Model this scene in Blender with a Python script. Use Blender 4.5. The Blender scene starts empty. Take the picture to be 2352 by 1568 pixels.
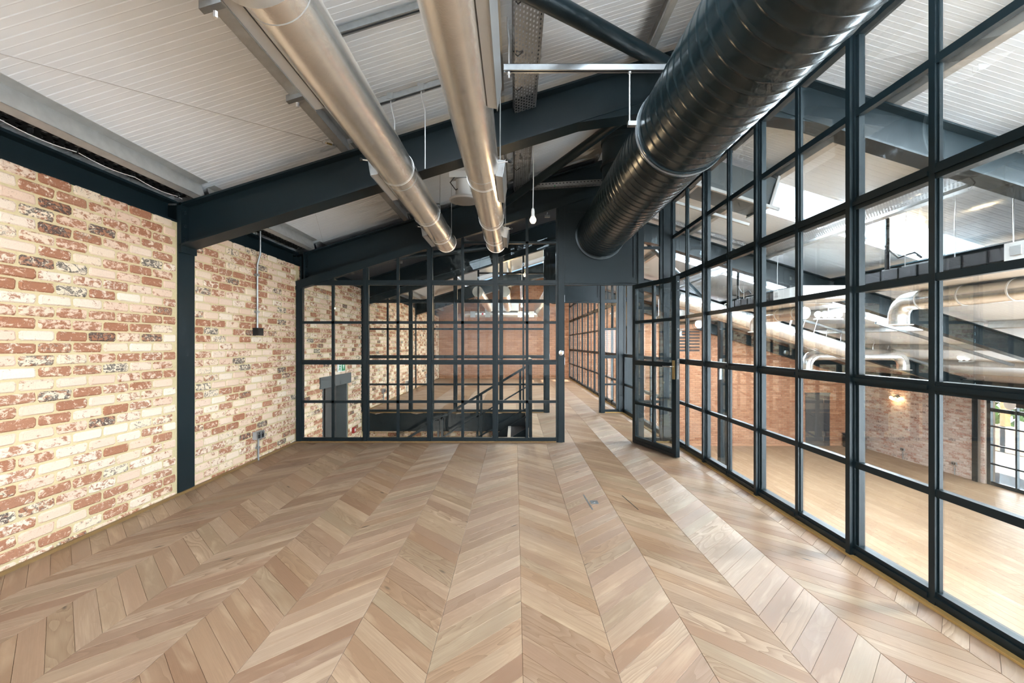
import bpy, math, random
from mathutils import Vector, Matrix
random.seed(7)
R = random.Random(11)
S = bpy.context.scene
COL = S.collection
# ------------------------------------------------------------------ camera
H = 1.331
cam = bpy.data.cameras.new('camera'); camo = bpy.data.objects.new('camera', cam); COL.objects.link(camo)
camo.location = (0, 0, H); camo.rotation_euler = (math.pi / 2, 0, 0)
cam.sensor_width = 36; cam.lens = 16.0; cam.clip_start = .02; cam.clip_end = 300
cam.shift_x = -6.5 / 2352; cam.shift_y = 6.0 / 2352
S.camera = camo
# ------------------------------------------------------------------ view, world, lights
S.view_settings.view_transform = 'Standard'; S.view_settings.look = 'None'
S.view_settings.gamma = 1; S.view_settings.use_curve_mapping = False
S.view_settings.exposure = 0.36
S.cycles.transparent_max_bounces = 24
S.cycles.max_bounces = 5; S.cycles.diffuse_bounces = 3; S.cycles.glossy_bounces = 3; S.cycles.use_light_tree = False
S.cycles.use_adaptive_sampling = True; S.cycles.adaptive_threshold = .1; S.cycles.adaptive_min_samples = 14
S.cycles.caustics_reflective = False; S.cycles.caustics_refractive = False
S.cycles.sample_clamp_indirect = 40.0
W = bpy.data.worlds.new('sky'); S.world = W; W.use_nodes = True
wn = W.node_tree.nodes; wl = W.node_tree.links
sky = wn.new('ShaderNodeTexSky'); sky.sky_type = 'HOSEK_WILKIE'; sky.turbidity = 4; sky.ground_albedo = .5
sky.sun_direction = Vector((-.34, -.45, .83)).normalized()
wl.new(sky.outputs[0], wn['Background'].inputs[0]); wn['Background'].inputs[1].default_value = 4.0
def sun():
    d = bpy.data.lights.new('sun', 'SUN'); d.energy = 11.0; d.angle = .02; d.color = (1, .95, .86)
    o = bpy.data.objects.new('sun', d); COL.objects.link(o)
    o.rotation_euler = Vector((.34, .45, -.83)).to_track_quat('-Z', 'Y').to_euler(); o.location = (30, -20, 40)
sun()
def area(name, loc, direction, sx, sy, watts, color=(1, 1, 1), spread=math.pi):
    d = bpy.data.lights.new(name, 'AREA'); d.shape = 'RECTANGLE'; d.size = sx; d.size_y = sy
    d.energy = watts; d.color = color; d.spread = spread
    o = bpy.data.objects.new(name, d); COL.objects.link(o); o.location = loc
    z = -Vector(direction).normalized()
    x = Vector((0, 1, 0)) if abs(z.y) < .5 else Vector((1, 0, 0))
    x = (x - z * x.dot(z)).normalized(); y = z.cross(x)
    o.rotation_euler = Matrix((x, y, z)).transposed().to_euler()
    return o
TAN = .31                                   # pitch of both roof slopes
RX, RZ = 1.6, 3.98                          # ridge: top of the rafters
def raft(x): return RZ - TAN * abs(x - RX)  # top of the rafters
def roofz(x): return raft(x) + .14          # underside of the roof sheets
NL = Vector((-TAN, 0, 1)).normalized(); NR = Vector((TAN, 0, 1)).normalized()
DAY = (.80, .91, 1.0)
SKY_R = [2.15, 6.15, 10.15, 14.15]; SX0, SX1 = 3.45, 9.0      # rooflights of the long slope
SKY_L = [1.15, .15, -1.85, 11.15, 14.15]; LX0, LX1 = -1.35, .9                            # rooflights over this room, plus added ones to brighten the far room
for y0 in SKY_R:
    xm = (SX0 + SX1) / 2
    area('rooflight_daylight', (xm, y0 + .5, roofz(xm) + .05), (-TAN, 0, -1), .92, (SX1 - SX0) * 1.04, 950, DAY)
for y0 in SKY_L:
    xm = (LX0 + LX1) / 2
    area('rooflight_daylight', (xm, y0 + .5, roofz(xm) + .05), (TAN, 0, -1), .92, (LX1 - LX0) * 1.04, 100, DAY)  # includes the lamps of the added far-room rooflights
area('gable_window_daylight', (-.45, -2.72, 1.5), (0, 1, -.05), 4.4, 2.4, 55, (.90, .95, 1))
area('hall_gable_window_daylight', (7.5, -2.72, 0.2), (0, 1, 0), 9.5, 3.6, 1900, (.86, .93, 1))
area('hall_window_daylight', (13.62, 10.1, -1.4), (-1, 0, 0), 5.4, 2.4, 480, (.84, .92, 1))

# ------------------------------------------------------------------ helpers
WL = {}                                     # world location of each object's origin
class MB:
    def __init__(s): s.v = []; s.f = []; s.a = []; s.uv = None
    def frame(s, o, ax, ay, az):            # parallelepiped from corner o
        o = Vector(o); ax = Vector(ax); ay = Vector(ay); az = Vector(az); n = len(s.v)
        if ax.cross(ay).dot(az) < 0: ax, ay = ay, ax
        s.v += [o, o + ax, o + ax + ay, o + ay, o + az, o + ax + az, o + ax + ay + az, o + ay + az]
        s.f += [tuple(n + i for i in q) for q in ((3, 2, 1, 0), (4, 5, 6, 7), (0, 1, 5, 4), (1, 2, 6, 5), (2, 3, 7, 6), (3, 0, 4, 7))]
        return s
    def box(s, x0, x1, y0, y1, z0, z1):
        return s.frame((x0, y0, z0), (x1 - x0, 0, 0), (0, y1 - y0, 0), (0, 0, z1 - z0))
    def prism(s, poly, d):                  # polygon of 3-D points pushed along d
        poly = [Vector(p) for p in poly]; d = Vector(d); n = len(s.v); k = len(poly)
        nrm = sum(((poly[i] - poly[0]).cross(poly[i + 1] - poly[0]) for i in range(1, k - 1)), Vector())
        if nrm.dot(d) > 0: poly.reverse()
        s.v += poly + [p + d for p in poly]
        s.f.append(tuple(range(n, n + k))); s.f.append(tuple(n + k + i for i in reversed(range(k))))
        for i in range(k):
            j = (i + 1) % k; s.f.append((n + j, n + i, n + k + i, n + k + j))
        return s
    def tube(s, pts, r, n=10, caps=True, r1=None):
        pts = [Vector(p) for p in pts]; rings = []; m = len(pts)
        up = None
        for i, p in enumerate(pts):
            a = pts[max(i - 1, 0)]; b = pts[min(i + 1, m - 1)]; t = (b - a).normalized()
            if up is None:
                up = Vector((0, 0, 1)) if abs(t.z) < .9 else Vector((1, 0, 0))
            u = (up - t * up.dot(t)).normalized(); w = t.cross(u); up = u
            rr = r if r1 is None else r + (r1 - r) * i / (m - 1)
            k = len(s.v); rings.append(k)
            s.v += [p + (u * math.cos(2 * math.pi * j / n) + w * math.sin(2 * math.pi * j / n)) * rr for j in range(n)]
        for a, b in zip(rings, rings[1:]):
            for j in range(n):
                q = (j + 1) % n; s.f.append((a + j, a + q, b + q, b + j))
        if caps:
            s.f.append(tuple(rings[0] + j for j in reversed(range(n)))); s.f.append(tuple(rings[-1] + j for j in range(n)))
        return s
    def lathe(s, prof, o=(0, 0, 0), axis=(0, 0, 1), n=20):   # prof: (radius, height) pairs
        o = Vector(o); t = Vector(axis).normalized()
        u = Vector((1, 0, 0)) if abs(t.x) < .9 else Vector((0, 1, 0)); u = (u - t * u.dot(t)).normalized(); w = t.cross(u)
        rings = []
        for r, h in prof:
            rings.append(len(s.v))
            s.v += [o + t * h + (u * math.cos(2 * math.pi * j / n) + w * math.sin(2 * math.pi * j / n)) * max(r, 1e-4) for j in range(n)]
        for a, b in zip(rings, rings[1:]):
            for j in range(n):
                q = (j + 1) % n; s.f.append((a + j, a + q, b + q, b + j))
        s.f.append(tuple(rings[0] + j for j in reversed(range(n)))); s.f.append(tuple(rings[-1] + j for j in range(n)))
        return s
    def ball(s, c, r, n=14, m=9, sz=1.0):
        return s.lathe([(r * math.sin(math.pi * i / m), -r * sz * math.cos(math.pi * i / m)) for i in range(m + 1)], c, (0, 0, 1), n)
    def build(s, name, mat, parent=None, smooth=False, auto=None):
        me = bpy.data.meshes.new(name); me.from_pydata([tuple(v) for v in s.v], [], s.f)
        me.materials.append(M[mat])
        if smooth or auto:
            me.polygons.foreach_set('use_smooth', [True] * len(me.polygons))
            me.set_sharp_from_angle(angle=math.radians(auto or 40))
        if s.uv:
            uv = me.uv_layers.new(name='UVMap'); uv.data.foreach_set('uv', [c for p in s.uv for c in p])
        if s.a:
            at = me.attributes.new('rnd', 'FLOAT', 'FACE'); at.data.foreach_set('value', s.a)
        return link(name, me, parent)
def link(name, me, parent=None, loc=(0, 0, 0), rot=None):
    o = bpy.data.objects.new(name, me); COL.objects.link(o); loc = Vector(loc)
    if parent is not None:
        o.parent = parent; o.location = loc - WL[parent.name]
    else: o.location = loc
    if rot: o.rotation_euler = rot
    WL[o.name] = loc
    return o
def tag(o, label, cat=None, group=None, kind=None):
    o['label'] = label
    if cat: o['category'] = cat
    if group: o['group'] = group
    if kind: o['kind'] = kind
    return o
def thing(name, label, cat=None, loc=(0, 0, 0), group=None, kind=None):
    return tag(link(name, None, None, loc), label, cat, group, kind)

# ------------------------------------------------------------------ materials
M = {}
class NT:
    def __init__(s, name):
        s.m = bpy.data.materials.new(name); s.m.use_nodes = True; s.n = s.m.node_tree.nodes; s.l = s.m.node_tree.links
        s.b = s.n['Principled BSDF']; s.o = s.n['Material Output']; M[name] = s.m
    def add(s, t, **kw):
        n = s.n.new('ShaderNode' + t)
        for k, v in kw.items(): setattr(n, k, v)
        return n
    def put(s, sock, v):
        if isinstance(v, bpy.types.NodeSocket): s.l.new(v, sock)
        elif isinstance(v, (tuple, list)) and len(v) == 3 and sock.type == 'RGBA': sock.default_value = (*v, 1)
        else: sock.default_value = v
    def set(s, **kw):
        for k, v in kw.items(): s.put(s.b.inputs[k.replace('_', ' ')], v)
    def math(s, op, a, b=0.0, c=0.0):
        n = s.add('Math', operation=op); s.put(n.inputs[0], a); s.put(n.inputs[1], b)
        if op in ('MULTIPLY_ADD',): s.put(n.inputs[2], c)
        return n.outputs[0]
    def mix(s, f, a, b, mode='MIX'):
        n = s.add('Mix', data_type='RGBA', blend_type=mode); s.put(n.inputs[0], f); s.put(n.inputs[6], a); s.put(n.inputs[7], b)
        return n.outputs[2]
    def ramp(s, f, stops, const=False):
        n = s.add('ValToRGB'); e = n.color_ramp.elements
        if const: n.color_ramp.interpolation = 'CONSTANT'
        while len(e) < len(stops): e.new(.5)
        for i, (p, c) in enumerate(stops):
            e[i].position = p; e[i].color = (*c, 1) if len(c) == 3 else c
        s.put(n.inputs[0], f); return n.outputs[0]
    def noise(s, vec, scale, detail=4, rough=.55, dist=0.0):
        n = s.add('TexNoise'); s.put(n.inputs['Scale'], scale); n.inputs['Detail'].default_value = detail
        n.inputs['Roughness'].default_value = rough; n.inputs['Distortion'].default_value = dist
        if vec is not None: s.l.new(vec, n.inputs['Vector'])
        return n.outputs[0]
    def mapping(s, vec, scale=(1, 1, 1), loc=(0, 0, 0)):
        n = s.add('Mapping'); s.l.new(vec, n.inputs[0]); n.inputs['Scale'].default_value = scale
        s.put(n.inputs['Location'], loc); return n.outputs[0]
    def bump(s, h, strength=.3, dist=.01):
        n = s.add('Bump'); n.inputs['Strength'].default_value = strength; n.inputs['Distance'].default_value = dist
        s.l.new(h, n.inputs['Height']); s.l.new(n.outputs[0], s.b.inputs['Normal'])
    def pos(s): return s.add('NewGeometry').outputs['Position']
    def objc(s): return s.add('TexCoord').outputs['Object']
    def uv(s): return s.add('TexCoord').outputs['UV']
    def rnd(s):                             # one random number per piece, for single pieces and for joined ones
        a = s.add('Attribute', attribute_name='rnd'); o = s.add('ObjectInfo')
        return s.math('FRACT', s.math('ADD', a.outputs['Fac'], o.outputs['Random']))
def plain(name, col, rough=.5, metal=0.0, noise=0.0, scale=20, spec=.5, bump=0.0, bscale=200):
    t = NT(name); c = col
    if noise:
        f = t.noise(t.pos(), scale, 5)
        c = t.mix(f, tuple(x * (1 - noise) for x in col), tuple(min(1, x * (1 + noise)) for x in col))
    t.set(Base_Color=c, Roughness=rough, Metallic=metal); t.b.inputs['Specular IOR Level'].default_value = spec
    if bump: t.bump(t.noise(t.pos(), bscale, 3), bump, .002)
    return t
plain('steel', (.0066, .0155, .0198), .42, 0, 0, 30, .35)
plain('steel_black', (.010, .012, .013), .45)
plain('tray_black', (.012, .012, .012), .5)
plain('galv', (.38, .40, .41), .42, .85, .22, 26)
plain('galv_dull', (.55, .56, .55), .45, .6, .2, 14)
plain('rodsteel', (.72, .73, .74), .3, .9)
plain('foil', (.93, .89, .83), .27, .92, .08, 9, .5, .25, 150)
plain('duct_shine', (.80, .80, .79), .26, .9, .08, 8)
plain('duct_black', (.009, .019, .023), .25, .3, 0, 6, .6)
plain('white_paint', (.80, .80, .78), .5)
plain('grey_paint', (.45, .46, .46), .5)
plain('panel_grey', (.10, .115, .118), .5)
plain('rubber', (.01, .01, .01), .6)
plain('brass', (.62, .46, .20), .35, .9)
plain('chrome', (.8, .8, .8), .2, 1)
plain('red', (.35, .02, .02), .4)
plain('sign_green', (.0, .30, .12), .4)
plain('sign_white', (.85, .87, .86), .4)
plain('sheet', (.80, .84, .875), .38, 0, .03, 3, .5)
plain('cladding_dark', (.055, .055, .06), .6, 0, .25, 12)
plain('door_grey', (.10, .095, .09), .55, 0, .2, 5)
plain('carpet', (.016, .014, .017), .9, 0, .3, 60)
plain('paving', (.62, .58, .52), .8, 0, .15, 4)
plain('timber', (.52, .30, .12), .6, 0, .2, 9)
plain('leaf', (.06, .14, .03), .7, 0, .4, 8)
plain('lime', (.36, .30, .17), .75, 0, .2, 12)
plain('plaster', (.62, .58, .52), .8, 0, .06, 4)
t = NT('strip_wood')
t.set(Base_Color=t.mix(t.noise(t.mapping(t.pos(), (14, 1.5, 14)), 3, 4), (.36, .20, .06), (.56, .36, .13)), Roughness=.4)
t = NT('skirt_wood')
t.set(Base_Color=t.mix(t.noise(t.mapping(t.pos(), (14, 1.5, 14)), 3, 4), (.16, .09, .03), (.30, .18, .07)), Roughness=.5)
t = NT('mortar')
n_ = t.noise(t.pos(), 55, 5)
t.set(Base_Color=t.mix(n_, (.57, .45, .245), (.73, .605, .37)), Roughness=.95); t.bump(n_, .4, .004)
def brick_mat(name, pale, red, dark, lo=.35, span=.29, dk=.20, sc=1.0):
    """Every brick mixes lime wash, clay and burnt patches; how much of each differs from brick to brick."""
    t = NT(name); r = t.rnd(); p = t.mapping(t.pos(), (1, .8, 1.25))
    r2 = t.math('FRACT', t.math('MULTIPLY', r, 7.31)); r3 = t.math('FRACT', t.math('MULTIPLY', r, 17.77)); r4 = t.math('FRACT', t.math('MULTIPLY', r, 31.3))
    n1 = t.noise(p, 24 * sc, 6, .74, .5); n2 = t.noise(t.mapping(p, (1, 1, 1), (3, 7, 1)), 30 * sc, 5, .72, 1.0); n3 = t.noise(p, 160 * sc, 2, .7)
    cp = t.ramp(r4, [(0, pale[0]), (.5, pale[1]), (1, pale[2])])
    cr = t.mix(n3, t.ramp(r3, [(0, red[0]), (1, red[1])]), red[2])
    def mask(n, thr, k): return t.ramp(t.math('MULTIPLY', t.math('SUBTRACT', n, thr), k), [(0, (0, 0, 0)), (1, (1, 1, 1))])
    c = t.mix(t.math('MULTIPLY', mask(n1, t.math('ADD', t.math('MULTIPLY', r2, span), lo), 13), .94), cp, cr)
    c = t.mix(t.math('MULTIPLY', mask(n2, t.math('ADD', t.math('MULTIPLY', r4, dk * 5), .62 - dk), 14), .9), c, dark)
    c = t.mix(t.math('MULTIPLY', mask(n2, .60, 20), .8), c, cp)
    c = t.mix(t.math('MULTIPLY', mask(n3, .55, 8), .22), c, (.30, .22, .18))
    t.set(Base_Color=c, Roughness=.88); t.b.inputs['Specular IOR Level'].default_value = .2
    t.bump(n3, .5, .004)
brick_mat('brick', [(.87, .73, .55), (.79, .565, .425), (.89, .775, .63)], [(.43, .165, .08), (.52, .25, .145), (.30, .11, .055)], (.075, .062, .06))
brick_mat('brick_far', [(.50, .255, .145), (.44, .215, .12), (.54, .29, .17)], [(.40, .175, .09), (.46, .22, .12), (.34, .145, .075)], (.18, .09, .05), .30, .5, .08)
brick_mat('brick_hall', [(.66, .54, .47), (.58, .45, .38), (.70, .60, .54)], [(.44, .22, .155), (.50, .30, .23), (.38, .18, .13)], (.12, .10, .10), .40, .30, .16)
plain('mortar_far', (.36, .20, .12), .9, 0, .15, 20)
plain('mortar_hall', (.54, .44, .36), .9, 0, .15, 20)
def wood_mat(name, ramp, rough=.36, grain=1.0):
    t = NT(name); r = t.rnd(); uv = t.uv()
    sh = t.add('CombineXYZ'); t.put(sh.inputs[0], t.math('MULTIPLY', r, 83.0)); t.put(sh.inputs[1], t.math('MULTIPLY', r, 41.0)); t.put(sh.inputs[2], r)
    ad = t.add('VectorMath', operation='ADD'); t.l.new(uv, ad.inputs[0]); t.l.new(sh.outputs[0], ad.inputs[1]); u = ad.outputs[0]
    base = t.ramp(r, ramp)
    fine = t.noise(t.mapping(u, (5, 170, 1)), 1.0, 3, .6)
    broad = t.noise(t.mapping(u, (2.2, 13, 1)), 1.0, 4, .5, .6)
    # growth rings: distorted bands that close into cathedrals on some boards
    q = t.noise(t.mapping(u, (1.5, 7, 1)), 1.0, 2, .4)
    band = t.math('FRACT', t.math('MULTIPLY', q, 16.0))
    band = t.math('MULTIPLY', t.math('SUBTRACT', 1.0, band), t.math('ADD', .3, fine))
    r2 = t.math('FRACT', t.math('MULTIPLY', r, 5.77))
    bandamt = t.math('MULTIPLY', t.math('MULTIPLY', r2, r2), .95 * grain)
    c = t.mix(t.math('MULTIPLY', t.math('POWER', band, 1.6), bandamt), base, (.17, .095, .05))
    c = t.mix(t.math('MULTIPLY', t.ramp(fine, [(.42, (1, 1, 1)), (.62, (0, 0, 0))]), .30 * grain), c, (.22, .13, .075))
    c = t.mix(t.math('MULTIPLY', t.ramp(broad, [(.5, (0, 0, 0)), (.8, (1, 1, 1))]), .40), c, (.27, .165, .10))
    c = t.mix(t.math('MULTIPLY', t.ramp(broad, [(.2, (1, 1, 1)), (.45, (0, 0, 0))]), .30), c, (.74, .57, .38))
    v = t.add('TexVoronoi'); t.l.new(t.mapping(u, (2.2, 7.5, 1)), v.inputs['Vector']); v.inputs['Scale'].default_value = 1.0
    c = t.mix(t.math('MULTIPLY', t.ramp(v.outputs['Distance'], [(.03, (1, 1, 1)), (.10, (0, 0, 0))]), t.math('GREATER_THAN', r2, .55)), c, (.05, .028, .015))
    t.set(Base_Color=c, Roughness=t.math('ADD', rough, t.math('MULTIPLY', fine, .16))); t.b.inputs['Specular IOR Level'].default_value = .45
    t.bump(fine, .16, .002)
    tg = t.add('Tangent', direction_type='UV_MAP', uv_map='UVMap'); t.l.new(tg.outputs[0], t.b.inputs['Tangent']); t.b.inputs['Anisotropic'].default_value = .8; t.b.inputs['Anisotropic Rotation'].default_value = .25   # sheen along the fibres
wood_mat('oak', [(0, (0.223, 0.122, 0.071)), (.14, (0.319, 0.198, 0.118)), (.28, (0.258, 0.160, 0.108)), (.42, (0.379, 0.259, 0.167)), (.56, (0.283, 0.202, 0.129)), (.7, (0.274, 0.156, 0.097)), (.84, (0.414, 0.290, 0.195)), (1, (0.309, 0.210, 0.145))], .36, 1.25)
wood_mat('oak_hall', [(0, (0.240, 0.148, 0.086)), (.25, (0.304, 0.200, 0.123)), (.5, (0.264, 0.168, 0.102)), (.75, (0.336, 0.228, 0.143)), (1, (0.272, 0.172, 0.098))], .36, .9)
def glass(name, tint=(.975, .987, .984), ior=1.42, mult=.30):
    t = NT(name); tr = t.add('BsdfTransparent'); gl = t.add('BsdfGlossy'); fr = t.add('Fresnel'); mx = t.add('MixShader')
    tr.inputs[0].default_value = (*tint, 1); gl.inputs['Roughness'].default_value = .0; fr.inputs[0].default_value = ior
    gl.inputs['Color'].default_value = (.9, .97, 1, 1)
    t.l.new(t.math('MULTIPLY', fr.outputs[0], mult), mx.inputs[0]); t.l.new(tr.outputs[0], mx.inputs[1]); t.l.new(gl.outputs[0], mx.inputs[2]); t.l.new(mx.outputs[0], t.o.inputs[0])
glass('glass')
t = NT('grp')                               # translucent rooflight sheet
tl = t.add('BsdfTranslucent'); tl.inputs[0].default_value = (.9, .93, .95, 1)
tr = t.add('BsdfTransparent'); mx = t.add('MixShader'); mx.inputs[0].default_value = .0
t.l.new(tl.outputs[0], mx.inputs[1]); t.l.new(tr.outputs[0], mx.inputs[2]); t.l.new(mx.outputs[0], t.o.inputs[0])
def perforated(name, col, metal, su, sv):   # sheet steel punched with staggered slots
    t = NT(name); uv = t.mapping(t.uv(), (su, sv, 1)); b = t.add('TexBrick'); t.l.new(uv, b.inputs['Vector'])
    b.inputs['Scale'].default_value = 1; b.inputs['Brick Width'].default_value = 1; b.inputs['Row Height'].default_value = 1
    b.inputs['Mortar Size'].default_value = .27; b.inputs['Mortar Smooth'].default_value = 0; b.offset = .5
    t.set(Base_Color=col, Metallic=metal, Roughness=.42)
    tr = t.add('BsdfTransparent'); mx = t.add('MixShader'); t.l.new(b.outputs['Fac'], mx.inputs[0])
    t.l.new(tr.outputs[0], mx.inputs[1]); t.l.new(t.b.outputs[0], mx.inputs[2]); t.l.new(mx.outputs[0], t.o.inputs[0])
perforated('perf_galv', (.40, .41, .42), .75, 22, 42)
perforated('perf_black', (.012, .012, .012), .2, 14, 26)
def emit(name, col, s):
    t = NT(name); t.set(Base_Color=col, Emission_Color=col); t.b.inputs['Emission Strength'].default_value = s
emit('bulb_glow', (1, .74, .40), 14)
emit('globe_glow', (1, .96, .9), 1.6)
t = NT('sheen_grey'); t.set(Base_Color=(.33, .34, .34), Roughness=.3, Metallic=.3)

# ------------------------------------------------------------------ brick walls
def brick_mesh(name, mat, L=.211, Hh=.0635, D=.036, k=0):
    rr = random.Random(k); j = lambda s: rr.uniform(-s, s); mb = MB(); c = .012
    out = [(-L / 2 + c, -Hh / 2), (L / 2 - c, -Hh / 2), (L / 2, -Hh / 2 + c), (L / 2, Hh / 2 - c), (L / 2 - c, Hh / 2), (-L / 2 + c, Hh / 2), (-L / 2, Hh / 2 - c), (-L / 2, -Hh / 2 + c)]
    out = [(a + j(.004), b + j(.003)) for a, b in out]
    ins = [(a * (1 - .014 / L * 2), b * (1 - .007 / Hh * 2)) for a, b in out]
    mb.v = [Vector((0, a, b)) for a, b in out] + [Vector((D - .008, a, b)) for a, b in out] + [Vector((D + j(.002), a, b)) for a, b in ins]
    for i in range(8):
        q = (i + 1) % 8; mb.f.append((i, q, 8 + q, 8 + i)); mb.f.append((8 + i, 8 + q, 16 + q, 16 + i))
    mb.f.append(tuple(range(16, 24)))
    me = bpy.data.meshes.new(name); me.from_pydata([tuple(v) for v in mb.v], [], mb.f); me.materials.append(M[mat])
    return me, mb
PB, PC = .225, .0763
def lay_bricks(wall, mat, cells, place, single, key):
    """cells: (along, z) centres; place -> (location, rotation z, matrix). The SINGLE that show largest are parts, the rest one mass."""
    var = [brick_mesh('brick', mat, k=i) for i in range(7)]
    cells = sorted(cells, key=key)
    for i, (a, z, w) in enumerate(cells[:single]):
        loc, rz = place(a, z); me = var[i * 5 % 7][0]
        o = link('brick', me, wall, loc, (0, 0, rz))
        if w < 1: o.scale = (1, w, 1)
    mb = MB()
    for i, (a, z, w) in enumerate(cells[single:]):
        loc, rz = place(a, z); src = var[(i * 3 + int(a * 7)) % 7][1]; n = len(mb.v); c, s_ = math.cos(rz), math.sin(rz)
        mb.v += [Vector((loc[0] + c * v.x - s_ * v.y * w, loc[1] + s_ * v.x + c * v.y * w, loc[2] + v.z)) for v in src.v]
        mb.f += [tuple(n + q for q in f) for f in src.f]; mb.a += [R.random()] * len(src.f)
    if mb.v:
        o = mb.build('brickwork', mat, wall); o['kind'] = 'stuff'
def wall_cells(a0, a1, z0, z1, off=0.0, holes=(), zbase=.085):
    out = []; k0 = math.ceil((z0 - zbase) / PC - .5)
    for k in range(k0, 400):
        z = zbase + k * PC
        if z - .03 > z1: break
        a = a0 - PB + ((k % 2) * .5 + off) * PB
        while a < a1 + PB:
            lo, hi = max(a - .107, a0), min(a + .107, a1)
            for h0, h1, g0, g1 in holes:
                if g0 - .02 < z < g1 + .02:
                    if lo < h0 < hi: hi = h0
                    elif lo < h1 < hi: lo = h1
                    elif lo >= h0 - .001 and hi <= h1 + .001: hi = lo
            if hi - lo > .03: out.append(((lo + hi) / 2, z, (hi - lo) / .214))
            a += PB
    return out
XL = -2.964; YF = 17.8; XR = 13.4; ZH = -2.645; YB = -2.8
F = 1045.3
# left wall, with the doorway at the foot of the stairs
DH = (7.02, 8.12, -2.7, .64)
wl_ = MB()
for y0, y1, z0, z1 in ((YB, DH[0], ZH, 2.405), (DH[1], YF + .3, ZH, 2.405), (DH[0], DH[1], DH[3], 2.405)):
    wl_.box(XL - .30, XL - .009, y0, y1, z0, z1)
wl_.box(XL - .30, XL - .26, YB, YF + .3, 2.405, 2.66)
wall_left = tag(wl_.build('wall_left', 'mortar'), 'long reclaimed brick wall with pale limewashed, red and blackened bricks', None, None, 'structure')
cells = wall_cells(.9, 3.985, 0.0, 2.40, .08) + wall_cells(4.225, 6.17, 0, 2.40, .02)
cells += wall_cells(6.25, 8.80, -1.5, 2.42, .1, [DH, (6.92, 8.22, .64, .82)]) + wall_cells(8.9, 17.7, .0, 2.40, .1)
lay_bricks(wall_left, 'brick', cells, lambda a, z: ((XL - .036, a, z), 0.0), 300,
           lambda c: c[0] if c[0] > 2.55 and abs(c[1] - H) < c[0] else 50 + c[0])
# far gable wall across mezzanine and hall
fw = MB().prism([(XL - .3, YF, ZH), (XR + .3, YF, ZH), (XR + .3, YF, raft(XR) + .1), (RX, YF, RZ + .1), (XL - .3, YF, raft(XL) + .1)], (0, .3, 0))
wall_far = tag(fw.build('wall_far', 'mortar_far'), 'copper brown brick gable wall closing the far end of hall and mezzanine', None, None, 'structure')
fc = [c for c in wall_cells(XL, 2.2, .0, 3.6) if c[1] < raft(c[0]) - .1] + [c for c in wall_cells(2.2, XR, ZH, 3.4, 0, [(11.35, 12.3, -2.7, -.56), (6.38, 7.24, 1.03, 1.93)]) if c[1] < raft(c[0]) - .25]
lay_bricks(wall_far, 'brick_far', fc, lambda a, z: ((a, YF + .028, z), -math.pi / 2), 300, lambda c: abs(c[0] - 4.6) + abs(c[1] + .2) * 1.1)
# right wall of the hall, with the glazed opening
HW = (7.2, 12.98, -2.7, -.12)
rw = MB()
for y0, y1, z0, z1 in ((YB, HW[0], ZH, .6), (HW[1], YF + .3, ZH, .6), (HW[0], HW[1], HW[3], .6)): rw.box(XR + .009, XR + .3, y0, y1, z0, z1)
wall_right_hall = tag(rw.build('wall_hall_right', 'mortar_hall'), 'pinkish brick side wall of the hall below, flecked with dark bricks', None, None, 'structure')
hc = wall_cells(13.28, YF, ZH, .4) + wall_cells(12.98, 13.10, ZH, .4) + wall_cells(1.5, HW[0], ZH, .4)
lay_bricks(wall_right_hall, 'brick_hall', hc, lambda a, z: ((XR + .030, a, z), math.pi), 300, lambda c: abs(c[0] - 15.0) + abs(c[1] + 1.6) * 1.6)
# wall behind the camera: gable with large windows
bw = MB()
for x0, x1, z0, z1 in ((XL - .3, -2.7, ZH, 3), (-2.7, 1.8, ZH, .25), (-2.7, 1.8, 2.75, 3.9), (1.8, 2.7, ZH, 4.2), (2.7, 12.3, 2.1, 2.4), (2.7, 12.3, ZH, -1.65), (12.3, XR + .3, ZH, .6)):
    bw.box(x0, x1, YB - .3, YB, z0, z1)
bw.prism([(2.7, YB - .3, 2.4), (8, YB - .3, 2.4), (2.7, YB - .3, 4.2)], (0, .3, 0))
tag(bw.build('wall_back', 'plaster'), 'pale wall behind the viewer with large gable windows', None, None, 'structure')
for nm, (x0, x1, z0, z1), nx in (('window_1', (-2.7, 1.8, .25, 2.75), 5), ('window_2', (2.7, 12.3, -1.65, 2.1), 10)):
    w = thing(nm, 'black framed gable window behind the viewer', None, ((x0 + x1) / 2, YB, z0), None, 'structure')
    for i in range(nx + 1):
        x = x0 + (x1 - x0) * i / nx; MB().box(x - .025, x + .025, YB - .1, YB - .04, z0, z1).build('mullion', 'steel', w)
    for i in range(5):
        z = z0 + (z1 - z0) * i / 4; MB().box(x0, x1, YB - .095, YB - .045, z - .025, z + .025).build('transom', 'steel', w)

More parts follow.
